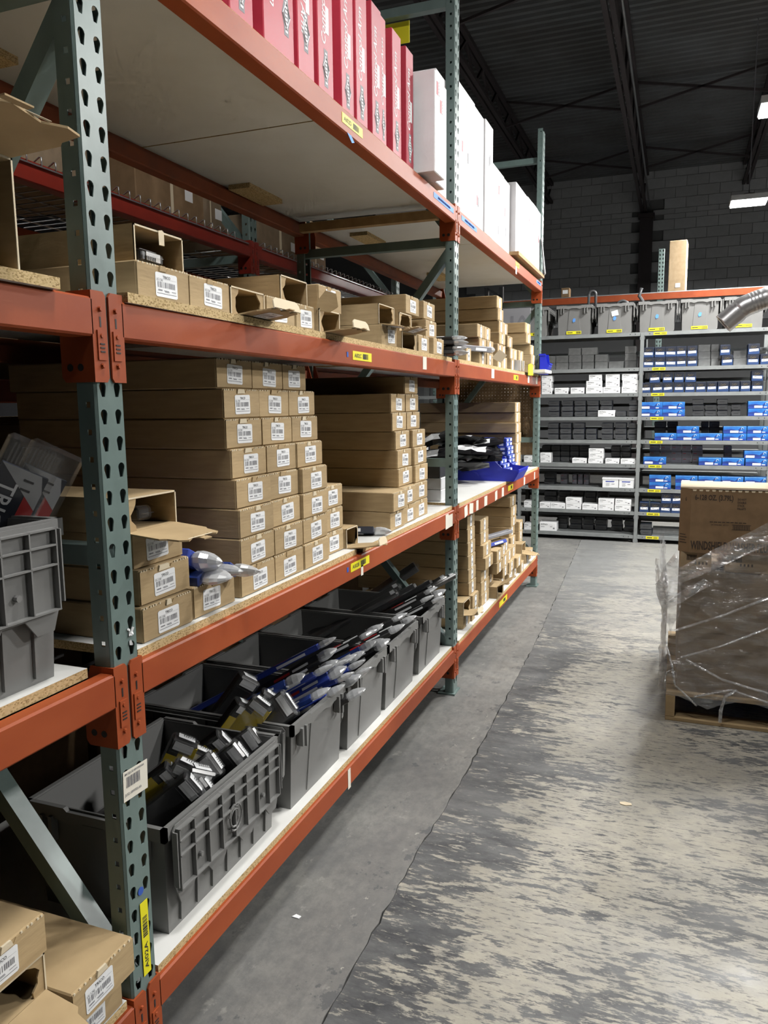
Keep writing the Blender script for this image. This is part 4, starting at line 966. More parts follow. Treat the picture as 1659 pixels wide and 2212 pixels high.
# five totes on the lowest level of the middle bay; the first lies lengthwise with its ribbed lid hanging in front
tote(-.222, 1.560, DA, 'grey lidded tote lying lengthwise, ribbed lid hanging in front, nearest the near post', -math.pi/2, .505, .375, .268, [(1, .0)])
TY = [(2.080, 'second grey tote from the near post, full of blue wiper packs'), (2.492, 'third grey tote from the near post, under the wiper bundle'), (2.874, 'fourth grey tote from the near post'), (3.292, 'fifth grey tote, beside the middle frame')]
TW = [.372, .36, .372, .36]
for k, (y, lab) in enumerate(TY):
    tote(-.300, y, DA, lab, 0, .555, TW[k]*(.96 if k else 1), .268, [(-1, .10)] if k != 2 else [], )
CP = lambda a, b: (560+a*.27727, 1160+b*.27727)
# blue wiper packs in the second and third tote: tips read off the photograph, packs lean from the back of the tote over its front rim
BL = [(465, 850, -.10), (468, 945, -.09), (210, 1145, -.11), (435, 1070, -.06), (480, 1030, -.08), (550, 1030, -.07), (545, 1085, -.05), (630, 985, -.07), (695, 965, -.06), (605, 1120, -.03), (660, 1150, -.02), (410, 1250, -.05), (530, 1230, -.03), (690, 1250, .01), (790, 880, -.06), (845, 855, -.07), (900, 865, -.04), (750, 1085, -.01), (700, 1025, -.04)]
for k, (a, b, x) in enumerate(BL):
    p = at(*CP(a, b), x=x); dd = Vector((.86, .30+.18*random.random(), .46+.10*random.random()))
    row = ORD[k % 10+1]
    sleeve(p, dd, 'slim blue wiper pack with clear tip, second tote, %s of the %s handful' % (row, 'upper' if k < 10 else 'lower'), .50, .036, .018, ['blue_ink', 'black', 'blue_deep'][k % 3], True, group='blue wiper packs in the totes', tw=.056 if k in (2, 3, 9, 11) else .048)
BK = [(790, 785, -.05), (845, 745, -.06), (1040, 650, -.04), (1110, 670, -.02), (1015, 740, -.02), (1260, 505, -.05), (1290, 440, -.07), (1345, 510, -.02), (1355, 460, -.04)]
for k, (a, b, x) in enumerate(BK):
    p = at(*CP(a, b), x=x); dd = Vector((.86, .44+.12*random.random(), .46))
    sleeve(p, dd, 'slim black wiper pack with clear tip over the %s tote, %s from left' % ('third' if k < 5 else 'fourth', ORD[k % 5+1]), .58, .036, .018, 'black', True, group='black wiper packs in the totes', tw=.048)
BW = [(1095, 380, -.16), (1075, 430, -.15), (1215, 375, -.10), (1340, 345, -.08), (1365, 390, -.06), (1460, 310, -.03), (1530, 290, .01)]
for k, (a, b, x) in enumerate(BW):
    p = at(*CP(a, b), x=x); dd = Vector((.86, .46+.1*random.random(), .50))
    blister(p, dd, 'black blister pack with white end tag leaning towards the middle post, %s from the left' % ORD[k+1], .55, .045, .026, 'black', None, 'black blister packs', random.uniform(-.4, .4))
p = at(*CP(1230, 225), x=-.22); blister(p, (.86, .42, .62), 'large clear topped black pack standing highest above the totes', .62, .070, .04, 'black', None, 'black blister packs', .2, False)
# packs in the first tote
CQ = lambda a, b: (280+a*.34961, 1350+b*.34961)
T1 = [(745, 320, -.22, .50, None, 'tall black pack leaning furthest back'), (725, 480, -.17, .46, 'wiper_yellow', 'yellow edged pack leaning right'), (830, 470, -.12, .48, 'wiper_yellow', 'bright yellow pack with white tag'), (890, 430, -.13, .48, None, 'black pack behind the yellow one'), (1000, 470, -.06, .52, None, 'dark grey square ended pack'),
      (355, 700, -.20, .38, 'wiper_yellow', 'yellow pack furthest left'), (455, 770, -.17, .36, None, 'black pack with small white tag'), (370, 850, -.13, .36, 'wiper_yellow', 'yellow pack with white sticker in the middle'), (450, 880, -.10, .36, None, 'black pack in front of the stickered one'), (790, 680, -.09, .46, None, 'long black pack lying low at the right'), (700, 770, -.08, .44, None, 'low black pack along the rim'), (410, 970, -.09, .34, None, 'clear ribbed pack lowest in the heap'), (540, 840, -.10, .36, None, 'black pack in the middle of the heap'), (290, 900, -.16, .32, 'wiper_yellow', 'half hidden yellow pack at the left'), (600, 700, -.15, .42, 'wiper_yellow', 'yellow striped pack behind the rim'), (500, 990, -.07, .34, None, 'small clear pack at the front rim')]
for k, (a, b, x, L, st, lab) in enumerate(T1):
    p = at(*CQ(a, b), x=x); dd = Vector((.52, .32, .80)) if k < 4 else Vector((.80, .45, .66)) if k > 8 or k == 4 else Vector((.38, .28, .90))
    blister(p, dd, lab+' in the first tote', L+.06, .078 if k != 4 else .095, .042, 'black' if k != 4 else 'charcoal', st, 'packs in the first tote', n=(.75+random.uniform(-.5, .3), -.55+random.uniform(-.5, .6), .35+random.uniform(-.3, .5)))

# ------------------------------------------------------------------ near left bay
carton(.790, .166, DA+3*.0765, 'brown labelled carton at the lower left edge, on the open one', -.026, .0765, .66, group='cartons in the near left bay', dy=.42)
open_carton(.780, .172, DA+2*.0765, 'open carton with a black mouth at the lower left edge', -.030, .0765, .66, -.18, .12, 'bottom', 'right', group='cartons in the near left bay')
carton(.76, .176, DA+.0765, 'brown carton under the open one at the lower left edge', -.03, .0765, .66, group='cartons in the near left bay'); carton(.76, .176, DA, 'lowest brown carton at the lower left edge', -.035, .0765, .66, group='cartons in the near left bay')
carton(.956, .168, DA+.0765, 'brown labelled carton with sunlit top, left of the near post on the lowest level', .022, .0765, .66, group='cartons in the near left bay', dy=.42, rz=.0)
carton(.950, .165, DA, 'shaded labelled carton beneath the one left of the near post', -.006, .0765, .66, group='cartons in the near left bay', dy=.46)
o = open_carton(.68, .305, DC, 'large open carton at the upper left edge, lid flap sticking out', -.002, .176, .5, .04, .165, 'top', None, group='cartons in the near left bay')
for k in range(3): blister((-.06-.02*k, .955-.03*k, DC+.03+.045*k), (1, .15, 0), 'clear pack with shiny end inside the large open carton, %s from the bottom' % ORD[k+1], .3, .05, .03, 'black', None, 'packs in the large open carton')
tote(-.235, .800, DB, 'grey lidded tote at the left edge with big wiper packs, lid hanging in front', -math.pi/2, .525, .375, .29, [(1, .0)])
def big_pack(p, d, label, roll):
    d = Vector(d).normalized(); o = tag(link('big_blister_pack', None), label, 'wiper pack', 'big wiper packs at the left edge')
    b = MB(); L, w, th = .34, .105, .03; b.cbox(-L, -w/2, -th/2, 0, w/2, th/2, .008)
    for k in range(6): b.box(-.05, w*.1+k*.007-.01, th/2, -.012, w*.1+k*.007-.007, th/2+.004)
    b.build('clear_shell', 'clear_plastic', o)
    c = MB(); c.box(-L+.01, -w*.40, -.008, -.055, w*.40, .006, 0); c.box(-L+.01, -w*.40, .006, -.085, -w*.16, .0066, 1); c.prism([(-.055, -.03), (-.055, .042), (-.12, -.042), (-.085, -.042)], (0, 0, .0062), (1, 0, 0), (0, 1, 0), (0, 0, .0006), 3)
    c.text('TRICO', (-.085, .030, .0072), (-.12, 0, 0), (0, -.030, 0), 2); c.text('11', (-.070, -.004, .0072), (-.022, 0, 0), (0, -.018, 0), 4)
    c.build('printed_card', ['navy_dark', 'red_pad', 'paper', 'grey_box', 'ink'], o)
    aim(o, p, d, roll); return o
big_pack(at(85, 958, x=-.10), (.42, .30, .95), 'big red and black wiper pack in the left tote, lettered front', (.80, -.60, .05))
big_pack(at(128, 968, x=-.16), (.40, .34, .95), 'big clear wiper pack behind the lettered one in the left tote', (.80, -.50, .2))

# ------------------------------------------------------------------ second rack standing back to back
XR2 = -1.075
frame(Y1-.35, 'dark upright of the rear rack beyond the near bay', XR2, -.82); frame(Y2-.02, 'green upright of the rear rack behind the middle frame', XR2, -.82); frame(Y3-.25, 'green upright of the rear rack at its far end', XR2, -.82)
RB = [(Y1-.35+PW, Y2-.02, 'middle'), (Y2-.02+PW, Y3-.25, 'far')]
for z, w in ((2.282, 'top'), (1.55, 'middle'), (.90, 'low')):
    for a, b, d in RB:
        beam(a, b, z, 'red steel beam of the rear rack, %s level, %s bay' % (w, d), XR2+.006, 'red_steel', False, 'red beams of the rear rack', .072)
        beam(a, b, z+.0, 'far side beam of the rear rack, %s level, %s bay' % (w, d), XR2-.826, 'orange_steel', True, 'red beams of the rear rack')
for i, (a, b, d) in enumerate(RB):
    beam(a, b, 2.93, 'bright orange high beam at the far side of the rear rack, %s bay' % d, XR2-.826, 'orange_steel', True, 'red beams of the rear rack')
    t = thing('wire_deck', 'galvanised wire mesh deck with hooked ends on the red beam, %s bay' % d, 'wire deck', (XR2, a, 2.282))
    n = int((b-a-.1)/.065)
    def hook():
        m_ = MB(); m_.tube([(-.80, 0, .004), (-.03, 0, .004), (.004, 0, .022), (.012, 0, .020), (.012, 0, -.012)], .0028, 5); return m_.mesh('wire', 'galvanised', True)
    for k in range(n): link('wire', cached('hook', hook), t, (0, .06+k*.065, 0))
    for x in (.012, -.1, -.25, -.4, -.55, -.7): MB().bar((x, .03, -.012 if x > 0 else .009), (x, b-a-.03, -.012 if x > 0 else .009), .005, .005).build('cross_wire', 'galvanised', t)
for k, (y, w, h, x, lab) in enumerate([(1.35, .5, .16, -1.35, 'brown carton on the rear rack beyond the near post'), (2.30, .46, .30, -1.30, 'large brown carton behind the wire hooks, rear rack'), (2.78, .50, .34, -1.16, 'largest brown carton on the rear rack, dim'), (3.30, .20, .30, -1.20, 'narrow brown carton on the rear rack beside the green upright'), (3.70, .62, .17, -1.14, 'pale brown carton with an angled lid on the rear rack, far bay'), (4.40, .3, .30, -1.18, 'dim brown carton on the rear rack, far bay')]):
    mb = MB(); mb.cbox(-.45, 0, 0, 0, w, h, .004); mb.box(0, w*.48, .02, .0008, w*.52, h-.02, 1); mb.box(0, w*.70, h*.3, .001, w*.70+.06, h*.3+.05, 2)
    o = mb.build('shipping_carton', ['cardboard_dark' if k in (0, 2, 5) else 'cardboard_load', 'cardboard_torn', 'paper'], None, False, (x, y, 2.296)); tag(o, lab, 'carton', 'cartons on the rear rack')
for k, (y, w, h, z, m) in enumerate([(1.2, .9, .40, 1.55, 'cardboard_dark'), (2.2, .7, .45, 1.55, 'cardboard_dark'), (3.0, .5, .42, 1.55, 'cardboard_dark'), (3.75, .9, .40, 1.55, 'cardboard_dark'), (1.1, 1.1, .5, .90, 'cardboard_dark'), (2.3, 1.1, .52, .90, 'cardboard_dark'), (3.7, 1.0, .5, .90, 'cardboard_dark'), (1.1, 1.2, .7, 0.0, 'cardboard_dark'), (2.35, 1.1, .72, 0.0, 'cardboard_dark'), (3.7, 1.5, .72, 0.0, 'cardboard_dark')]):  # big dark cartons added to block light leaking through from the aisle behind
    mb = MB(); mb.cbox(-.60, 0, 0, 0, w, h, .005); mb.box(0, w*.48, .02, .0008, w*.52, h-.02, 1); mb.box(-.3, 0, h, -.25, w, h+.0008, 1)
    o = mb.build('light_block_carton', [m, 'cardboard_tan'], None, False, (-1.16, y, z+.001))
    tag(o, 'dark light-blocking carton added deep on the rear rack, %s level, %s from the near end' % (['floor', 'low', 'middle'][0 if z < .1 else 1 if z < 1 else 2], ORD[[1, 2, 3, 4, 1, 2, 3, 1, 2, 3][k]]), 'carton', 'light-blocking cartons on the rear rack')

# ------------------------------------------------------------------ grey steel shelving at the end of the aisle
YS = 8.29
SZ = [2.153, 1.803, 1.548, 1.308, 1.068, .820, .568, .325, .078]
PX = [-1.79, -.57, .65, 1.87]
SD = .46
unit = thing('steel_shelving', 'long grey steel shelving run facing the aisle', 'shelving', (0, YS, 0))
for x in PX:
    mb = MB(); mb.box(x-.018, -.004, 0, x+.018, .002, 2.150).box(x-.004, .002, 0, x+.004, .035, 2.148); mb.build('post', 'shelf_steel', unit)
    for z in SZ: MB().box(x-.024, -.007, z-.075, x-.019, -.001, z-.045).box(x+.019, -.007, z-.075, x+.024, -.001, z-.045).build('clip', 'galvanised', unit)
    MB().box(x-.018, SD-.004, 0, x+.018, SD, 2.150).build('post', 'shelf_steel', unit)
for i in range(3):
    a, b = PX[i]+.019, PX[i+1]-.019
    for n, z in enumerate(SZ):
        mb = MB(); mb.box(a, 0, z-.036, b, .003, z).box(a, .003, z-.003, b, SD, z).box(a, SD-.003, z-.036, b, SD, z).box(a, .003, z-.036, b, .02, z-.033)
        for q in (a+.05, b-.05, b-.1): mb.box(q-.004, -.0006, z-.022, q+.004, 0, z-.014, 1)
        s = mb.build('shelf', ['shelf_steel', 'black'], unit)
        if i > 0 or n > 4:
            xx = a+.085 if i == 2 else a+.03
            if i == 2 or i == 0:
                m2 = MB(); m2.box(xx, -.0012, z-.032, xx+.125, -.0004, z-.004, 0)
                for k in range(9): m2.quad((xx+.075+k*.0046, -.0016, z-.028), (xx+.075+k*.0046+(.003 if k % 2 else .002), -.0016, z-.028), (xx+.075+k*.0046+(.003 if k % 2 else .002), -.0016, z-.009), (xx+.075+k*.0046, -.0016, z-.009), 1)
                m2.box(xx+.010, -.0016, z-.022, xx+.062, -.0012, z-.014, 1)
                m2.build('location_label', ['yellow', 'ink'], s)
# second run standing behind, back to back
unit2 = thing('steel_shelving', 'second grey steel shelving run behind the first, seen through it', 'shelving', (0, YS+.56, 0))
for x in PX: MB().box(x-.018, 0, 0, x+.018, .03, 2.2).box(x-.018, SD-.03, 0, x+.018, SD, 2.2).build('post', 'shelf_steel', unit2)
for z in (2.00, 1.70, 1.44, 1.18, .93, .68, .43, .18): MB().box(PX[0], 0, z-.03, PX[-1], SD, z).build('shelf', 'shelf_steel', unit2)

def front_text(mb, t, x, z, w, h, mi, y=-.0008, shear=.25): mb.text(t, (x, y, z), (w, 0, 0), (0, 0, h), mi, shear)
def box_mesh(kind, w, h, d, v):
    r = random.Random(v); mb = MB(); mb.cbox(0, 0, 0, w, d, h, .002)
    Y = -.0006
    if kind == 'white':
        front_text(mb, 'ACDelco', w*.08, h*.66, w*.40, h*.20, 1); mb.quad((w*.08, Y, h*.45), (w*.30, Y, h*.45), (w*.30, Y, h*.50), (w*.08, Y, h*.50), 2)
        mb.quad((w*.80, Y, h*.22), (w*.90, Y, h*.22), (w*.90, Y, h*.40), (w*.80, Y, h*.40), 2); mb.quad((w*.62, Y, h*.46), (w*.75, Y, h*.46), (w*.75, Y, h*.52), (w*.62, Y, h*.52), 2)
        return mb.mesh('box', ['paper', 'ink', 'ink_grey'])
    if kind == 'white_big':
        mb.quad((w*.2, Y, h*.60), (w*.72, Y, h*.60), (w*.78, Y, h*.70), (w*.2, Y, h*.70), 1)
        for k in range(4): mb.quad((w*.22, Y, h*(.18+k*.09)), (w*(.42+.05*(k % 2)), Y, h*(.18+k*.09)), (w*(.42+.05*(k % 2)), Y, h*(.21+k*.09)), (w*.22, Y, h*(.21+k*.09)), 2)
        mb.quad((w*.58, Y, h*.36), (w*.76, Y, h*.36), (w*.76, Y, h*.42), (w*.58, Y, h*.42), 2)
        mb.box(-.003, -.003, h-.012, w+.003, d+.003, h+.003, 0); return mb.mesh('box', ['paper', 'blue_ink', 'ink_grey'])
    if kind == 'dark':
        c = h*.10                               # dark front panel with notched edges on a navy box
        mb.prism([(w*.02, c), (w*.98, c), (w*.98, h-.004), (w*.02, h-.004), (-.006, h*.62)], (0, -.006, 0), (1, 0, 0), (0, 0, 1), (0, .006, 0), 1)
        mb.quad((w*.2, -.0068, h*.42), (w*.72, -.0068, h*.42), (w*.72, -.0068, h*.52), (w*.2, -.0068, h*.52), 2); return mb.mesh('box', ['navy_dark', 'charcoal', 'ink'])
    if kind == 'navy':
        mb.box(.0005, -.0008, h*.55, w-.0005, 0, h-.001, 1)
        z = h*.72
        for k in range(4): mb.bar((w*(.25+.13*k), -.0016, z-.006*(k % 2)), (w*(.36+.13*k), -.0016, z+.010-.005*(k % 2)), .001, .005, (0, 1, 0), 2)
        mb.bar((w*.22, -.0016, z-.010), (w*.66, -.0016, z-.006), .001, .003, (0, 1, 0), 2)
        a = r.uniform(-.04, .06)*h; mb.prism([(w*.10, h*.26), (w*.90, h*.26+a), (w*.90, h*.50+a), (w*.10, h*.50)], (0, 0, 0), (1, 0, 0), (0, 0, 1), (0, -.0012, 0), 3)
        mb.box(w*.76, -.0016, h*.32, w*.84, -.0012, h*.38, 4); mb.box(w*.22, -.0016, h*.40, w*.42, -.0012, h*.44, 4)
        return mb.mesh('box', ['navy', 'navy_dark', 'gold', 'paper', 'ink'])
    if kind == 'blue':
        mb.prism([(w*.01, h*.52), (w*.35, h*.62), (w*.62, h*.44), (w*.74, h*.80), (w*.78, h*.80), (w*.70, h*.30), (w*.5, h*.22), (w*.01, h*.26)], (0, 0, 0), (1, 0, 0), (0, 0, 1), (0, -.0008, 0), 1)
        mb.quad((w*.01, -.0012, .003), (w*.99, -.0012, .003), (w*.99, -.0012, h*.22), (w*.01, -.0012, h*.22), 2)
        q = r.choice((.06, .22, .28, .30)); mb.quad((w*q, -.0018, h*.10), (w*(q+.36), -.0018, h*.10), (w*(q+.36), -.0018, h*.40), (w*q, -.0018, h*.40), 3); mb.quad((w*.70, -.0018, h*.14), (w*.84, -.0018, h*.14), (w*.84, -.0018, h*.26), (w*.70, -.0018, h*.26), 3)
        pp = [(w*.82+.011*math.cos(k*.5), -.0016, h*.66+.012*math.sin(k*.5)) for k in range(9)]; mb.tube(pp, .002, 4, 3)
        return mb.mesh('box', ['sky_blue', 'blue_deep', 'blue_ink', 'paper'])
    if kind == 'wrap': return mb.mesh('box', ['grey_wrap'])
    if kind == 'lilac':
        mb.quad((w*.12, Y, h*.64), (w*.42, Y, h*.64), (w*.42, Y, h*.72), (w*.12, Y, h*.72), 1); mb.quad((w*.6, Y, h*.4), (w*.85, Y, h*.4), (w*.85, Y, h*.46), (w*.6, Y, h*.46), 2); return mb.mesh('box', ['lilac_box', 'red_pad', 'ink_grey'])
DESC = {'white': ('white parts box', 'parts_box'), 'white_big': ('big white lidded box', 'parts_box'), 'dark': ('dark grey parts box', 'parts_box'), 'navy': ('navy box with white label', 'parts_box'), 'blue': ('bright blue printed box', 'parts_box'), 'wrap': ('grey shrink wrapped box', 'wrapped_box'), 'lilac': ('small lilac grey box', 'parts_box')}
USED = {}
def shelf_item(kind, u0, u1, n, layer, h, back=.012, d=None, bay='right', dz=0.):
    z = SZ[n]+.0009+layer*(h+.0008)+dz; v = 870+(1.45-z)/.00465
    x0 = at(u0, v, y=YS+back).x; x1 = at(u1, v, y=YS+back).x; w = round(x1-x0-.002, 3)
    d = d or (.16 if kind in ('white', 'navy', 'dark', 'lilac') else .15)
    me = cached((kind, round(w, 2), h, d, int(u0) % 3), lambda: box_mesh(kind, round(w, 2)-.0, h, d, int(u0)))
    o = link(DESC[kind][1], me, None, (x0, YS+back, z), (0, 0, random.uniform(-.02, .02) if kind in ('navy', 'dark') else 0))
    k = (kind, n, layer, bay, back > .15); USED[k] = USED.get(k, 0)+1
    tag(o, '%s, %s shelf, %s bay, %s layer%s, %s from left' % (DESC[kind][0], ['top', 'second', 'third', 'fourth', 'fifth', 'sixth', 'seventh', 'eighth', 'lowest'][n], bay, ORD[layer+1], ' at back' if back > .15 else '', ORD[USED[k]]), 'box', 'boxes on the grey steel shelving')
    return o
def L(a): return 1140+a*.15672
def R(a): return 1380+a*.16817
def row(kind, n, layer, h, spans, f, bay, back=.012, **k):
    for a, b in spans: shelf_item(kind, f(a), f(b), n, layer, h, back, bay=bay, **k)
# left bay
W3 = [(190, 340), (370, 565), (590, 785), (800, 1030), (1036, 1270), (1290, 1525)]
row('wrap', 1, 0, .074, [(200, 380), (388, 560), (566, 742), (750, 920), (926, 1108), (1114, 1330), (1338, 1505)], L, 'left', .12)
row('wrap', 1, 1, .074, [(200, 380), (388, 560), (566, 742), (750, 920), (926, 1108), (1338, 1505)], L, 'left', .12)
row('wrap', 1, 2, .074, [(560, 735), (742, 965), (1338, 1500)], L, 'left', .12)
row('white', 2, 0, .064, W3, L, 'left'); row('white', 2, 1, .064, [(190, 330), (805, 1025), (1070, 1268), (1302, 1528)], L, 'left'); row('white', 2, 2, .064, [(190, 335), (842, 1022), (1072, 1266), (1297, 1518)], L, 'left')
C4 = [(290, 440), (478, 630), (650, 800), (828, 980)]
for r in range(3): row('dark', 3, r, .056, C4+([(1010, 1170)] if r else []), L, 'left', .03)
row('white', 3, 0, .066, [(966, 1200)], L, 'left'); row('dark', 3, 0, .056, [(1215, 1360), (1400, 1510)], L, 'left', .03); row('dark', 3, 1, .056, [(1400, 1510)], L, 'left', .03); row('dark', 3, 2, .056, [(1400, 1510)], L, 'left', .03)
C5 = [(280, 430), (452, 600), (632, 780), (810, 955), (1020, 1172), (1205, 1360), (1390, 1510)]
for r in range(3): row('dark', 4, r, .058, [c for k, c in enumerate(C5) if not (k == 3 and r == 2)], L, 'left', .03)
open_bin(at(L(268), 925, y=YS+.03).x, YS+.14, SZ[4]+.001, .11, .11, .12, 'small blue bin at the left end of the fifth grey shelf', rz=-math.pi/2)
C6 = [(200, 310), (330, 442), (458, 580), (588, 702), (718, 832)]
for r in range(3): row('dark', 5, r, .058, C6+[(1150, 1270), (1290, 1410)], L, 'left', .20)
row('white', 5, 0, .052, [(170, 310), (610, 818), (830, 1040), (1066, 1266), (1278, 1490)], L, 'left'); row('white', 5, 1, .052, [(170, 310), (838, 1050)], L, 'left'); row('white', 5, 2, .052, [(838, 1050)], L, 'left')
row('white_big', 6, 0, .100, [(1026, 1244), (1252, 1468)], L, 'left'); row('dark', 6, 0, .060, [(230, 370)], L, 'left', .22); row('dark', 6, 1, .060, [(230, 370)], L, 'left', .22); row('lilac', 6, 1, .055, [(450, 540), (610, 680), (690, 760), (770, 840)], L, 'left', .28)
row('lilac', 6, 0, .055, [(450, 540), (610, 680), (690, 760), (770, 840)], L, 'left', .28)
row('white', 7, 0, .062, [(160, 300), (306, 515), (522, 738), (746, 958), (966, 1188), (1194, 1420)], L, 'left'); row('white', 7, 1, .062, [(520, 738), (970, 1194), (1202, 1428)], L, 'left')
for r in range(3): row('dark', 7, r, .056, [(230, 400), (430, 590), (610, 770), (790, 940), (960, 1110)], L, 'left', .20)
row('white', 8, 0, .094, [(160, 392)], L, 'left')
for r in range(2): row('dark', 8, r, .058, [(400, 545), (580, 730), (758, 905), (925, 1080), (1150, 1300), (1330, 1460)], L, 'left', .22)
# right bay
N2 = [(55, 187), (200, 332), (340, 472), (480, 612), (620, 752)]
row('navy', 1, 0, .098, N2+[(1060, 1200), (1390, 1535), (1558, 1690)], R, 'right'); row('navy', 1, 1, .098, N2, R, 'right'); row('navy', 1, 1, .098, [(1040, 1172), (1400, 1545)], R, 'right')
for r in range(3): row('wrap', 1, r, .07, [(760, 918), (925, 1060 if r == 0 else 1030), (1210, 1380)][:3 if r < 2 else 2], R, 'right', .10)
N3 = [(30, 156), (170, 300), (310, 440), (450, 582), (590, 722), (730, 862), (870, 1002), (1010, 1150), (1160, 1292), (1300, 1436), (1444, 1592)]
row('navy', 2, 0, .098, N3, R, 'right'); row('navy', 2, 1, .098, [(135, 265), (305, 435), (450, 580), (592, 730), (1445, 1595)], R, 'right')
B4 = [(20, 298), (302, 588), (1400, 1690)]
for r in range(2): row('blue', 3, r, .072, B4, R, 'right')
for r in range(3): row('dark', 3, r, .056, [(690, 835), (850, 990), (1010, 1145), (1190, 1310)] if r < 2 else [(690, 835), (1010, 1145)], R, 'right', .06)
row('blue', 4, 0, .070, [(200, 484), (486, 774), (776, 1070), (1080, 1380), (1386, 1670)], R, 'right'); row('blue', 4, 1, .070, [(482, 772), (1082, 1384), (1390, 1670)], R, 'right')
for r in range(3): row('dark', 4, r, .06, [(200, 350), (368, 500), (800, 900), (910, 1040)], R, 'right', .24)
row('blue', 5, 0, .074, [(55, 352), (766, 1066), (1068, 1360), (1366, 1670)], R, 'right'); row('blue', 5, 1, .074, [(1352, 1670)], R, 'right')
for r in range(3): row('lilac', 5, r, .060, [(136, 270), (276, 406), (412, 544), (550, 676), (682, 816), (1095, 1200)], R, 'right', .26)
B7 = [(130, 414), (466, 756), (760, 1054), (1058, 1350), (1354, 1670)]
for r in range(2): row('blue', 6, r, .070, B7, R, 'right')
row('navy', 7, 0, .098, [(5, 130), (136, 266), (272, 405), (412, 540), (548, 680), (690, 820)], R, 'right'); row('navy', 7, 1, .098, [(285, 416), (422, 550)], R, 'right')
row('dark', 8, 0, .06, [(20, 165)], R, 'right', .03); row('dark', 8, 1, .06, [(20, 165)], R, 'right', .03); row('wrap', 8, 0, .062, [(172, 700)], R, 'right', .16)
# far left bay, seen in slivers past the end of the rack
for n, kind in ((1, 'dark'), (2, 'white'), (3, 'dark'), (4, 'dark'), (5, 'white'), (6, 'dark'), (7, 'white'), (8, 'white')):
    for r in range(2 if kind == 'dark' else 1): row(kind, n, r, .07, [(-330, -205), (-55, 75)], L, 'hidden', .03)
# totes along the top
def bg_tote(u0, u1, lab, marks=True):
    a = at(u0, 657, y=YS).x; b = at(u1, 653, y=YS).x; W_ = .335
    t = tote((a+b)/2, YS+.27, SZ[0]+.001, lab, math.pi/2, .50, W_, .296, [(1, .0), (-1, .0)], 'totes on top of the steel shelving')
    XE = -.2432; mb = MB(); mb.box(XE, -.075, .010, XE+.001, .075, .040, 0)
    for k in range(8): mb.quad((XE-.0004, -.070+k*.006, .014), (XE-.0004, -.070+k*.006+.004, .014), (XE-.0004, -.070+k*.006+.004, .036), (XE-.0004, -.070+k*.006, .036), 1)
    mb.quad((XE-.0004, .012, .021), (XE-.0004, .066, .021), (XE-.0004, .066, .029), (XE-.0004, .012, .029), 1)
    mb.build('location_label', ['yellow', 'ink'], t)
    if marks:
        m2 = MB(); m2.prism([(-.012, .135), (.010, .128), (.016, .150), (.004, .172), (-.016, .165)], (-.2455, 0, 0), (0, 1, 0), (0, 0, 1), (-.004, 0, 0)); m2.build('blue_tape', 'blue_tape', t)
    return t
bg_tote(1202, 1279, 'grey tote on top of the steel shelving, first fully seen from the left')
tt = bg_tote(1289, 1368, 'grey tote with a white paper note on top of the steel shelving')
MB().prism([(-.035, 0), (.030, -.012), (.040, .036), (-.022, .052)], (-.2505, -.005, .182), (0, 1, 0), (0, 0, 1), (-.002, 0, 0)).build('paper_note', 'paper', tt)
bg_tote(1380, 1461, 'grey tote with a yellow scrap on top of the steel shelving, middle'); bg_tote(1469, 1558, 'grey tote on top of the steel shelving, left of the metal pipe tip'); bg_tote(1567, 1652, 'grey tote on top of the steel shelving, behind the metal pipe')
bg_tote(1108, 1185, 'grey tote on top of the steel shelving, half hidden by the far post', False)
# hoses sticking up out of the totes
def hose(pts, r, lab): tag(MB().tube(pts, r, 10).build('rubber_hose', 'dark_plastic', None, True), lab, 'hose', 'hoses in the top totes')
def arc(c, rr, a0, a1, n=9): return [Vector((c[0]+rr*math.cos(a0+(a1-a0)*k/n), c[1], c[2]+rr*math.sin(a0+(a1-a0)*k/n))) for k in range(n+1)]
p = at(1280, 632, y=YS+.25); q = arc((p.x, YS+.25, p.z-.02), .035, 0, math.pi); hose([Vector((q[0].x, q[0].y, 2.25))]+q+[Vector((q[-1].x-.01, q[-1].y, 2.25))], .014, 'pale bent hose rising between the left totes')
p = at(1345, 650, y=YS+.25); q = arc((p.x, YS+.25, p.z-.06), .06, .1, math.pi*.9); hose([Vector((q[0].x+.02, q[0].y, 2.28))]+q+[Vector((q[-1].x-.03, q[-1].y, 2.28))], .015, 'black bent hose at the rim of the noted tote')
p = at(1386, 622, y=YS+.25); hose([p, p+Vector((-.02, 0, -.08)), p+Vector((.02, 0, -.14)), Vector((p.x+.05, p.y, 2.25))], .018, 'black hose end pointing up out of the middle tote')

# ------------------------------------------------------------------ rack further back against the wall
YB = 11.0
far_t = thing('rack_beam', 'orange beam with white wire ends behind the totes', 'rack beam', (0, YB, 2.90))
MB().box(-2.6, 0, -.10, 2.9, .05, -.02).build('beam', 'orange_steel', far_t)
t = thing('wire_deck', 'white wire deck ends on the distant orange beam', 'wire deck', (0, YB, 2.90))
for k in range(48): MB().bar((-2.5+k*.11, -.012, .0), (-2.5+k*.11, -.012, -.055), .006, .006).build('wire', 'galvanised', t)
MB().box(-2.55, 0, -.018, 2.85, .8, -.008).build('deck_sheet', 'galvanised', t)
def far_post(x, lab): 
    t = thing('upright_frame', lab, 'rack frame', (x, YB+.02, 0)); p_ = link('post', POST, t, (0, 0, 0), (0, 0, -math.pi/2)); return t
far_post(.70, 'dark slotted post rising behind the totes beside the tall carton'); far_post(-2.4, 'dark slotted post of the distant rack, left'); far_post(2.9, 'dark slotted post of the distant rack, right')
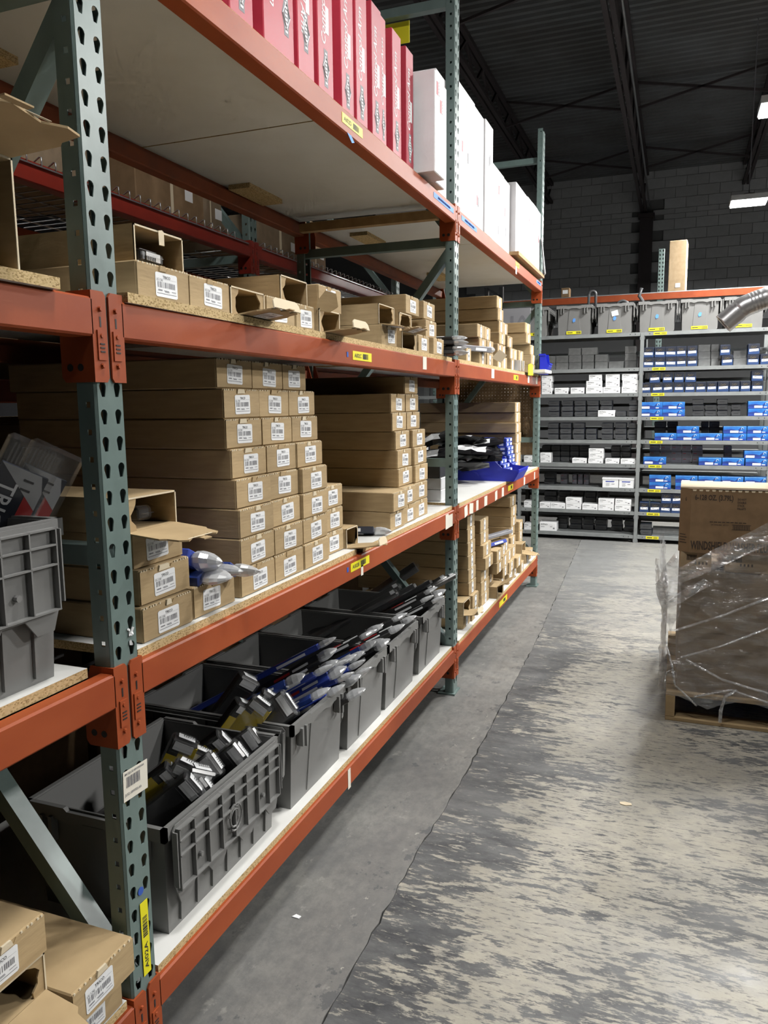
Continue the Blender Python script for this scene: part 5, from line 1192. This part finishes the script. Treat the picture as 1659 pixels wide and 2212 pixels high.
mb = MB(); mb.cbox(0, 0, 0, .215, .30, .64, .006); mb.box(.09, -.0012, .045, .15, 0, .10, 1); mb.box(.1, .0, .638, .115, .3, .641, 2); mb.box(0, 0, 0, .215, .02, .004)
o = mb.build('tall_carton', ['cardboard_tan', 'paper', 'cardboard_torn'], None, False, (.83, YB+.02, 2.893)); o.rotation_euler = (0, 0, -.06); tag(o, 'tall brown carton standing high behind the totes against the block wall', 'carton')
mb = MB(); mb.cbox(0, 0, 0, .11, .16, .13, .004); mb.box(.02, -.001, .05, .09, 0, .10, 1); tag(mb.build('small_carton', ['cardboard_dark', 'paper'], None, False, (-.55, YB+.02, 2.893)), 'small brown box on the distant orange beam, left', 'carton')
# grey sign and dark rack end seen past the far post
mb = MB(); mb.box(0, 0, 0, .70, .01, .42, 0); mb.text('IA', (.50, -.001, .235), (.20, 0, 0), (0, 0, .11), 1)
tag(mb.build('wall_sign', ['sign_grey', 'ink_grey'], None, False, (-1.13, 8.0, 2.0)), 'grey lettered board seen between the racks near the far post', 'sign')
t = thing('rack_end', 'black steel shelving end frame seen over the far cartons', 'rack frame', (-.74, 7.3, 0))
for x in (0, .14): MB().box(x, 0, 0, x+.035, .03, 2.54).build('post', 'black', t)
MB().bar((.03, .015, 2.53), (.15, .015, 2.45), .02, .03, (0, 1, 0)).build('brace', 'black', t)

# ------------------------------------------------------------------ pallet with wrapped load
PX0, PY0 = 1.005, 3.60
pal = thing('wood_pallet', 'wooden pallet carrying the wrapped cartons', 'pallet', (PX0, PY0, 0))
brd = cached('pbd', lambda: MB().cbox(0, 0, 0, 1.20, .095, .018, .002).mesh('plank', 'pallet_wood'))
for k in range(7): link('plank', brd, pal, (0, .15*k, .122))
for k in range(3): link('plank', brd, pal, (0, .4525*k, 0))
for k in range(3): MB().cbox(.0+.58*k, .0, .019, .04+.58*k, 1.0, .121, .002).build('stringer', 'pallet_wood', pal)
def wcart(x, y, z, w, d, h, label, big=False, rz=0., light=False):
    mb = MB(); c = .045 if big else .004
    poly = [(c, 0), (w, 0), (w, d), (0, d), (0, .03 if big else .004)]
    mb.prism(poly, (0, 0, 0), (1, 0, 0), (0, 1, 0), (0, 0, h), 0)
    if big:
        X = .0009
        mb.text('6-128 OZ. (3.79L)', (.060, -X, h*.80), (.155, 0, 0), (0, 0, .032), 1, 0, .03)
        for k, s in enumerate(('DO NOT', 'DOUBLE', 'STACK', 'PALLETS')): mb.text(s, (.232, -X, h*.835-k*.0135), (.034 if k != 2 else .028, 0, 0), (0, 0, .0095), 1, 0, .03)
        mb.text('WINDSHIELD WASHER FLUID', (.050, -X, .014), (.335, 0, 0), (0, 0, .040), 1, 0, .03)
        mb.text('24 394 081 43 01', (.13, -X, h*.44), (.07, 0, 0), (0, 0, .006), 1)
        for k in range(9): mb.quad((.125+k*.0165, -X, h*.487), (.138+k*.0165, -X, h*.487), (.138+k*.0165, -X, h*.500), (.125+k*.0165, -X, h*.500), 1)
        for k in range(20):
            xb = .218+k*.0034; xe = xb+(.002 if k % 3 else .0012); mb.quad((xb, -X, h*.385), (xe, -X, h*.385), (xe, -X, h*.455), (xb, -X, h*.455), 1)
        for q in (h*.382, h*.457): mb.quad((.214, -X, q), (.290, -X, q), (.290, -X, q+.002), (.214, -X, q+.002), 1)
        d_ = Vector((c, -.03, 0)).normalized(); n_ = Vector((-.03, -c, 0)).normalized()*.0009
        mb.text('6', Vector((0, .03, h*.80))+d_*.026+n_, d_*.008, (0, 0, .018), 1)
        for k in range(4):
            a_ = Vector((0, .03, .04+k*.012))+d_*.006+n_; b_ = a_+d_*(.034-.006*(k % 2)); mb.quad(a_, b_, b_+Vector((0, 0, .004)), a_+Vector((0, 0, .004)), 1)
        for k in range(16): mb.prism([(.05+k*.026, 0), (.066+k*.026, 0), (.064+k*.026, -.007), (.052+k*.026, -.007)], (0, -.0012, h-.004), (1, 0, 0), (0, 0, 1), (0, .0012, 0), 2)
        mb.box(.0, .03, h-.0035, w, d, h+.004, 2); mb.box(.14, -.0008, h-.0035, .42, .02, h-.0005, 3)
    elif light:
        for k in range(7): mb.quad((.028+k*.006, -.0009, h*.55), (.032+k*.006, -.0009, h*.55), (.032+k*.006, -.0009, h*.85), (.028+k*.006, -.0009, h*.85), 1)
        [mb.quad((.062+k*.015, -.0009, h*.34), (.069+k*.015, -.0009, h*.34), (.069+k*.015, -.0009, h*.48), (.062+k*.015, -.0009, h*.48), 1) for k in range(4)]
    else: mb.box(w*.495, -.0004, 0, w*.505, 0, h, 0)
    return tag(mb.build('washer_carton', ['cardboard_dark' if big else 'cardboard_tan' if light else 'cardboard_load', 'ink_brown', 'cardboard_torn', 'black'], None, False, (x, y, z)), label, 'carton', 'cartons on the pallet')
for r in range(2):
    for c in range(3):
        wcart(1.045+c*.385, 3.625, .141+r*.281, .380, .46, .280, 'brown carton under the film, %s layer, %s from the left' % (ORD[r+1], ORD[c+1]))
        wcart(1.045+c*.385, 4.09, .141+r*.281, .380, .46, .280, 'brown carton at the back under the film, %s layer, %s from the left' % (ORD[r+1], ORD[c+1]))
wcart(1.040, 3.63, .704, .130, .40, .085, 'pale low carton under the washer fluid carton, left', light=True); wcart(1.225, 3.64, .704, .20, .40, .085, 'pale low carton under the washer fluid carton, right', light=True)
o = wcart(1.030, 3.612, .7893, .46, .31, .286, 'brown windshield washer fluid carton on top of the pallet load', True); o.rotation_euler = (0, 0, -.012)
for r in range(4):
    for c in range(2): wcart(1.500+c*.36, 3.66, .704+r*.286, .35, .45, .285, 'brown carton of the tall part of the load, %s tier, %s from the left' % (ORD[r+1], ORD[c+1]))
# stretch film round the load, sagging away from it, with a loose sheet and tails
def film_wrap():
    r = random.Random(9); mb = MB(); nu, nv = 60, 22; x0, x1, y0, y1 = .999, 2.212, 3.594, 4.61
    per = [(x0, y1), (x0, y0), (x1, y0), (x1, y1)]
    path = []
    for (a, b), (c, d) in zip(per, per[1:]):
        for k in range(nu//3): path.append((a+(c-a)*k*3/nu, b+(d-b)*k*3/nu))
    path.append(per[-1]); G = []
    for i, (x, y) in enumerate(path):
        col = []; s = i/len(path)
        top = .70+.20*max(0, min(1, (x-1.02)/.5))+.015*math.sin(i*1.3); bot = .085+.05*abs(math.sin(i*.55))+(.05 if 28 < i < 36 else 0)
        for j in range(nv+1):
            q = j/nv; z = bot+(top-bot)*q
            bulge = .010+.012*math.sin(q*9+i*.35)+.010*math.sin(i*1.7+q*21)+r.uniform(0, .006)
            ox = -1 if x <= x0+.001 else 1 if x >= x1-.001 else 0; oy = -1 if y <= y0+.001 else 0
            if x <= x0+.001 and q > .55: bulge += .035*(q-.55)/.45
            col.append((x+ox*max(.004, bulge), y+oy*max(.004, bulge), z))
        G.append(col)
    for i in range(len(path)):
        mb.v += G[i]
    for i in range(len(path)-1):
        for j in range(nv):
            a = i*(nv+1)+j; mb.f.append((a, a+nv+1, a+nv+2, a+1)); mb.m.append(0)
    return mb
fw = film_wrap().build('stretch_film', 'film', None, True); tag(fw, 'clear wrinkled stretch film round the pallet load', 'plastic film')
def sheet(name, P, m, nu=14, nv=14, amp=.012, seed=1, parent=None):
    # P: 4 corner points a b c d ; crumpled between
    r = random.Random(seed); mb = MB(); a, b, c, d = [Vector(q) for q in P]
    for i in range(nu+1):
        for j in range(nv+1):
            s, t = i/nu, j/nv; p = (a*(1-s)+b*s)*(1-t)+(d*(1-s)+c*s)*t
            w = amp*(math.sin(s*9+t*5)+.6*math.sin(t*17-s*6))+r.uniform(-amp, amp)*.35
            mb.v.append(tuple(p+Vector((.35, -1, .2))*w))
    for i in range(nu):
        for j in range(nv): k = i*(nv+1)+j; mb.f.append((k, k+nv+1, k+nv+2, k+1)); mb.m.append(0)
    return mb.build(name, m, parent, True)
F = lambda u, v, y: at(u, v, y=y)
sheet('loose_sheet', [F(1462, 1185, 3.60), F(1414, 1262, 3.58), F(1448, 1372, 3.59), F(1475, 1300, 3.585)], 'film_loose', seed=4, parent=fw)
sheet('loose_sheet', [F(1455, 1232, 3.57), F(1659, 1128, 3.52), F(1690, 1165, 3.50), F(1470, 1262, 3.555)], 'film_loose', 26, 8, .008, 5, fw)
sheet('loose_sheet', [F(1436, 1300, 3.56), F(1520, 1248, 3.57), F(1540, 1262, 3.555), F(1440, 1318, 3.55)], 'film_loose', 16, 6, .008, 6, fw)
for pts, rr in (([F(1440, 1395, 3.58), F(1452, 1440, 3.57), F(1458, 1480, 3.575), F(1480, 1500, 3.575), F(1505, 1525, 3.57)], .005), ([F(1592, 1490, 3.57), F(1566, 1505, 3.56), F(1557, 1535, 3.56), F(1555, 1560, 3.56)], .008), ([F(1452, 1445, 3.57), F(1440, 1452, 3.565), F(1436, 1475, 3.565)], .003), ([F(1458, 1362, 3.57), F(1560, 1330, 3.565), F(1665, 1290, 3.56)], .006), ([F(1470, 1420, 3.57), F(1560, 1395, 3.565), F(1665, 1355, 3.56)], .005), ([F(1500, 1505, 3.57), F(1580, 1490, 3.565), F(1665, 1520, 3.56)], .005), ([F(1482, 1425, 3.57), F(1560, 1468, 3.565), F(1665, 1500, 3.56)], .006)):
    MB().tube(pts, rr, 6).build('film_tail', 'film_loose', fw, True)
# metal pipe resting on the tall part of the load
PY = 4.02
A = at(1562, 700, y=PY); B = at(1607, 662, y=PY); Cc = at(1650, 645, y=PY)
pts = [A, A.lerp(B, .5), B, B.lerp(Cc, .5), Cc, Vector((Cc.x+.14, PY, Cc.z+.03)), Vector((Cc.x+.35, PY, Cc.z+.035)), Vector((2.25, PY, Cc.z+.03))]
fine = []
for a, b in zip(pts, pts[1:]):
    for k in range(10): fine.append(a.lerp(b, k/10))
fine.append(pts[-1])
for _ in range(6): fine = [fine[0]]+[(fine[i-1]+fine[i]*2+fine[i+1])/4 for i in range(1, len(fine)-1)]+[fine[-1]]
rad = [.049+(.0008*math.sin(i*1.9) if 26 < i < 44 else 0)-(.002 if i in (15, 16) else 0) for i in range(len(fine))]
pipe = MB().tube(fine, rad, 28, 0, False); t = tag(pipe.build('metal_pipe', 'chrome_pipe', None, True), 'bent shiny metal pipe end above the pallet load', 'pipe'); md = t.modifiers.new('thick', 'SOLIDIFY'); md.thickness = .002
PIPE_Z = Cc.z+.03-.051
# support for the pipe: one more thin carton tier
wcart(1.62, 3.70, .705+4*.286, .55, .45, max(.01, PIPE_Z-(.7065+4*.286)), 'flat carton under the metal pipe')
# ------------------------------------------------------------------ small things on the floor
p = at(1352, 1737, z=0); o = MB().prism([(-.02, -.008), (.0, -.013), (.021, -.004), (.018, .009), (-.004, .013), (-.022, .006)], (0, 0, 0), (1, 0, 0), (0, 1, 0), (0, 0, .002)).build('paper_scrap', 'cardboard_torn', None, False, (p.x, p.y, .0005)); tag(o, 'torn tan paper scrap on the worn floor', 'scrap')
p = at(640, 1980, z=0); o = MB().prism([(-.012, -.006), (.012, -.007), (.014, .004), (-.004, .008)], (0, 0, 0), (1, 0, 0), (0, 1, 0), (0, 0, .0015)).build('paper_scrap', 'paper', None, False, (p.x, p.y, .0005)); tag(o, 'small pale scrap on the grey floor beside the rack', 'scrap')
